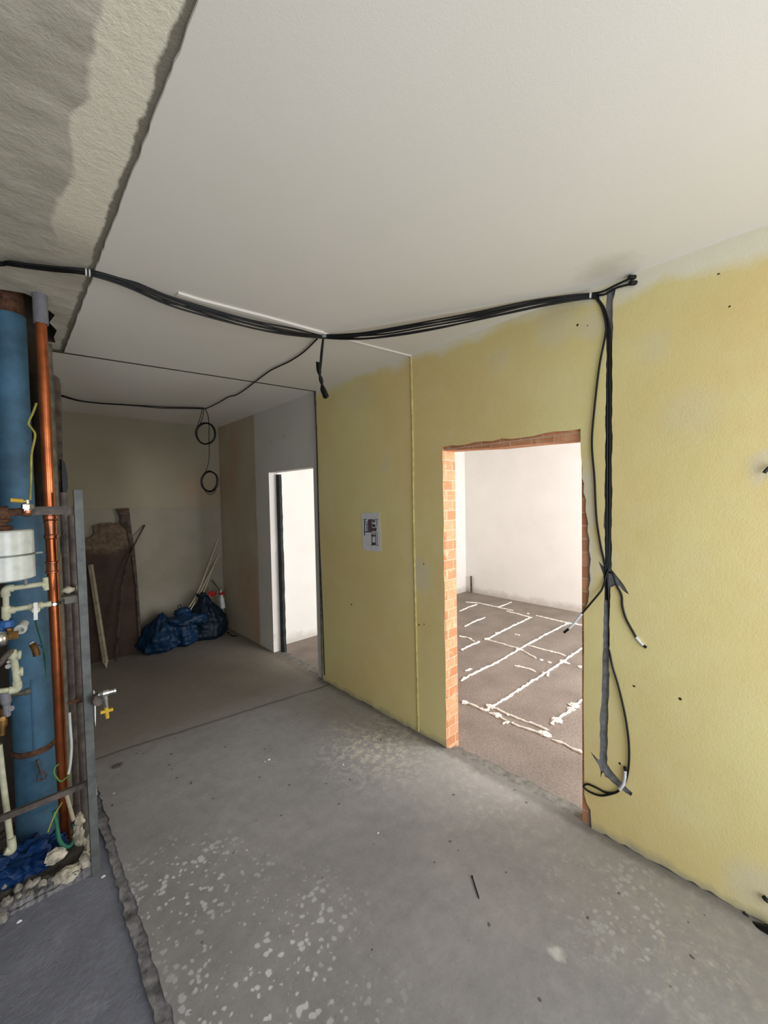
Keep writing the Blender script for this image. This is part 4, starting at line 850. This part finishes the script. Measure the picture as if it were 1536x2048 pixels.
# white waste pipe at the lower left
o = thing('waste_pipe', 'thin pale pipe slanting down to the rubble left of the blue pipe', 'pipe', tuple(U(20, 1690, Y=2.36)))
link('pipe', T([U(-2, 1490, Y=2.4), U(6, 1560, Y=2.39), U(16, 1640, Y=2.37), U(22, 1688, Y=2.36)], .0115, sides=12), M_PPR, o, True)
link('foot', tube(bmesh.new(), [U(22, 1676, Y=2.355), U(24, 1700, Y=2.35), U(10, 1702, Y=2.35)], .015, sides=12), M_PPR, o, True)

# radiator valve on the post
YR = 2.17
o = thing('radiator_valve', 'nickel valve with a yellow wing handle sticking out beside the grey post', 'valve', tuple(U(205, 1395, Y=YR)))
link('rosette', cyl(U(193, 1398, Y=YR + .02), U(199, 1399, Y=YR + .0), .027, 20), M_IRON, o, True)
link('body', L(U(196, 1390, Y=YR), U(231, 1381, Y=YR), [(0, .008), (.2, .012), (.25, .015), (.6, .015), (.62, .010), (.85, .010), (.88, .013), (1, .013)], sides=14), M_CHROME, o, True)
link('stem', L(U(209, 1388, Y=YR), U(213, 1414, Y=YR), [(0, .012), (.45, .012), (.5, .009), (1, .009)], sides=12), M_CHROME, o, True)
link('handle', bar(bmesh.new(), U(201, 1425, Y=YR), U(226, 1418, Y=YR), .012, .012), M_YHANDLE, o); link('handle_hub', cyl(U(212, 1413, Y=YR), U(215, 1436, Y=YR), .008, 12), M_YHANDLE, o, True)
q = [U(u, v, Y=YP - .012) for u, v in ((186.5, 1380), (190, 1384), (192, 1420), (191.5, 1454), (189.5, 1440), (188.5, 1405))]
o = link('plastic_strip', sheet(q, [], .004, (0, 1, 0)), M_WHITEPL); tag(o, 'narrow white plastic sliver along the edge of the grey post', 'strip')

# wires
o = link('earth_wire', T([U(73, 806, Y=2.45), U(66, 825, Y=2.45), U(57, 846, Y=2.46), U(63, 856, Y=2.46), U(70, 868, Y=2.46), U(68, 885, Y=2.46), U(63, 910, Y=2.46), U(62, 960, Y=2.47), U(60, 1000, Y=2.48)], .0045, sides=8), M_YWIRE, None, True); tag(o, 'yellow green earth wire kinking down the edge of the blue pipe', 'wire')
o = link('earth_wire', T([U(118, 1528, Y=2.37), U(111, 1534, Y=2.37), U(108, 1545, Y=2.36), U(114, 1556, Y=2.36), U(122, 1563, Y=2.36), U(132, 1556, Y=2.36), U(142, 1549, Y=2.36)], .003, sides=8), M_GWIRE, None, True); tag(o, 'thin green wire looped round the copper pipe above the low rail', 'wire')
o = link('signal_wire', T([U(69, 1236, Y=2.26), U(76, 1262, Y=2.45), U(84, 1290, Y=2.63), U(90, 1315, Y=2.645), U(93, 1380, Y=2.66)], .003, sides=8), M_GREEN, None, True); tag(o, 'thin green wire slanting down the blue pipe from the stopcock', 'wire')
o = link('white_cable', T([U(139, 1425, Y=2.36), U(141, 1460, Y=2.355), U(143, 1490, Y=2.35), U(141, 1525, Y=2.35), U(137, 1548, Y=2.35)], .0055, sides=8), M_ENAMEL, None, True); tag(o, 'short white cable beside the lower copper pipe', 'cable')
o = link('wire', T([U(124, 1605, Y=2.34), U(112, 1625, Y=2.34), U(103, 1645, Y=2.33), U(96, 1664, Y=2.33)], .003, sides=8), M_YWIRE, None, True); tag(o, 'bare yellow wire stretching from the copper foot to the blue plastic', 'wire')
o = link('rubber_hose', T([U(108, 1622, Y=2.39), U(112, 1640, Y=2.385), U(115, 1660, Y=2.375), U(119, 1680, Y=2.365), U(127, 1691, Y=2.36), U(137, 1693, Y=2.36), U(146, 1685, Y=2.365), U(150, 1670, Y=2.37), U(151, 1656, Y=2.38), U(147, 1648, Y=2.39)], .0085, sides=12), M_GREEN, None, True); tag(o, 'green hose loop hung round the foot of the copper pipe', 'hose')
o = link('foot_sleeve', turn(bmesh.new(), U(135, 1704, Y=YC) + Vector((0, 0, -.02)), U(135, 1704, Y=YC) + Vector((0, 0, .05)), [(0, .034), (1, .034), (1, .027), (.1, .027)], sides=24), M_GREYPVC, None, True); tag(o, 'grey sleeve round the foot of the copper pipe', 'sleeve')
o = link('wooden_peg', T([U(133, 1590, Y=2.36), U(140, 1615, Y=2.355), U(147, 1640, Y=2.35)], .008, sides=8), M_PALE, None, True); tag(o, 'pale splinter of wood stuck beside the foot of the copper pipe', 'stick')

# crumpled blue plastic, foam lumps, rubble stones
bm = bmesh.new(); c = Vector((U(50, 1712, Y=2.46).x, 2.46, .0))
for (dx, dy, r, sx, sz, sd) in ((0, 0, .10, 1.25, .7, 1.0), (-.11, -.01, .09, 1.1, .75, 4.0), (.09, .01, .06, 1.0, .9, 7.0)):
    b2 = blob(c + Vector((dx, dy, .03)), r, .5, 3.6, 4, sd, flat=-.005, squash=(sx, .85, sz)); me = bpy.data.meshes.new('t'); b2.to_mesh(me); b2.free(); bm.from_mesh(me); bpy.data.meshes.remove(me)
o = link('plastic_bag', bm, M_BAG3, None, True); tag(o, 'crumpled blue plastic bag stuffed at the foot of the wide blue pipe', 'bag')
for i, (u, v, r, sq, sd, lab) in enumerate(((130, 1752, .036, (1.25, .9, .85), 1.3, 'lumpy foam blob with a dark hole at the kerb end, lowest of the lumps'), (147, 1746, .034, (1.25, 1, .8), 2.1, 'foam lump in the middle of the kerb corner'), (171, 1723, .030, (.8, 1, 1.45), 3.2, 'tall foam lump rising beside the foot of the grey post'), (158, 1668, .032, (.7, 1, 1.7), 4.4, 'pitted foam lump behind the post, right of the green hose'), (176, 1682, .032, (.7, .9, 1.5), 5.0, 'brownish foam lump touching the grey post from behind'), (160, 1638, .024, (.8, 1, 1.3), 6.0, 'small foam lump highest up behind the post'), (112, 1712, .032, (1.2, .9, .9), 7.0, 'pale foam lump left of the copper foot beside the blue plastic'))):
    Y = 2.27 + (.0 if i < 3 else .09 if i < 6 else .07); p = U(u, v, Y=Y); o = link('foam_lump', blob(p, r, .35, 2.6, 3, sd, squash=sq), M_OLDFOAM, None, True); tag(o, lab, 'foam', 'foam lumps in the shaft corner')
stn = (('angular rubble stone by the kerb, rightmost in the row', 86, 1769, .017), ('upright pale rubble stone second from the right in the row', 73, 1765, .018), ('broad pale rubble stone in the middle of the row', 57, 1773, .02), ('greenish pale rubble stone left of the broad one', 37, 1777, .018), ('flat rubble stone in front of the broad pale stone', 60, 1788, .014), ('small flat rubble stone near the kerb front', 38, 1793, .012), ('pale rubble stone leftmost in the row, under the blue plastic', 8, 1770, .016), ('dark rubble stone low at the left edge of the photo', 14, 1805, .02), ('dusty rubble stone at the far left end of the kerb', 6, 1836, .018), ('rubble stone tucked under the edge of the blue plastic', 30, 1752, .016))
for i, (lab, u, v, r) in enumerate(stn):
    p = U(u, v, Z=.012); o = link('rubble_stone', blob(p, r * 1.1, .35, 1.4, 2, i * 2.3 + .4, squash=(.9, 1.1, .9)), M_STONE); tag(o, lab, 'stone', 'rubble stones in the shaft')

# ------------------------------------------------------------------ odds and ends
o = link('short_stub', cyl(U(943, 1189, X=RX1 - .03), U(942, 1152, X=RX1 - .03), .016, 12), M_PLANK, None, True); tag(o, 'short dark rod standing in for a dark slot on the white wall of the far room', 'pipe')  # dark slot of the wall, built as a thin added cylinder
o = link('dark_nail', turn(bmesh.new(), U(944, 1752, Z=.006), U(958.5, 1798, Z=.004), [(0, .0045), (.06, .0045), (.07, .003), (.9, .0028), (1, .0008)], sides=8), M_BLACK, None, True); tag(o, 'long dark nail lying alone on the bare concrete floor', 'nail')
for (u, v, r, lab, sd) in ((538, 1519, .008, 'white plaster crumb at the centre of the floor, the biggest one', 1.0), (530, 1523, .005, 'tiny plaster crumb just left of the biggest one', 2.0), (686, 1529, .006, 'white plaster chip on the floor in front of the yellow wall', 3.0), (756, 1666, .005, 'white plaster chip in the middle of the concrete floor', 4.0), (206, 1753, .008, 'white plaster chip at the foot of the grey post', 5.0), (38, 1843, .008, 'white plaster chip on the dark screed next to the kerb', 6.0)):
    Z = -.022 if u < 300 else .002; o = link('plaster_chip', blob(U(u, v, Z=Z), r, .4, 1.6, 1, sd, squash=(1.3, .8, .5)), M_WHITEPL); tag(o, lab, 'chip', 'plaster chips on the floor')
o = link('dark_clod', blob(U(236, 1531, Z=.003), .022, .4, 1.8, 3, 2.2, squash=(1.3, .9, .4)), M_RUBBLE, None, True); tag(o, 'dark clod of dirt on the floor beside the grey post', 'clod')
o = link('cable_stub', T([U(1545, 930, X=D - .012), U(1535, 938, X=D - .02), U(1528, 946, X=D - .022)], .006, sides=8), M_BLACK, None, True); tag(o, 'short dark cable stub poking from the yellow wall at the right edge', 'cable')
o = link('cable_stub', T([U(1545, 1806, X=D - .006), U(1533, 1800, X=D - .018), U(1527, 1793, X=D - .012)], .008, sides=8), M_BLACK, None, True); tag(o, 'dark cable stub low in the pale filler patch at the right edge', 'cable')
bm = bmesh.new(); tube(bm, [U(1487, 1824, X=D - .004), U(1495, 1836, X=D - .01), U(1505, 1848, X=D - .02), U(1522, 1856, X=D - .03), U(1545, 1862, X=D - .03)], .012, sides=8, rads=lambda t: .006 + .012 * t)
o = link('dark_scrap', bm, M_BLACK, None, True); tag(o, 'dark scrap wedged at the foot of the yellow wall at the right edge', 'scrap')
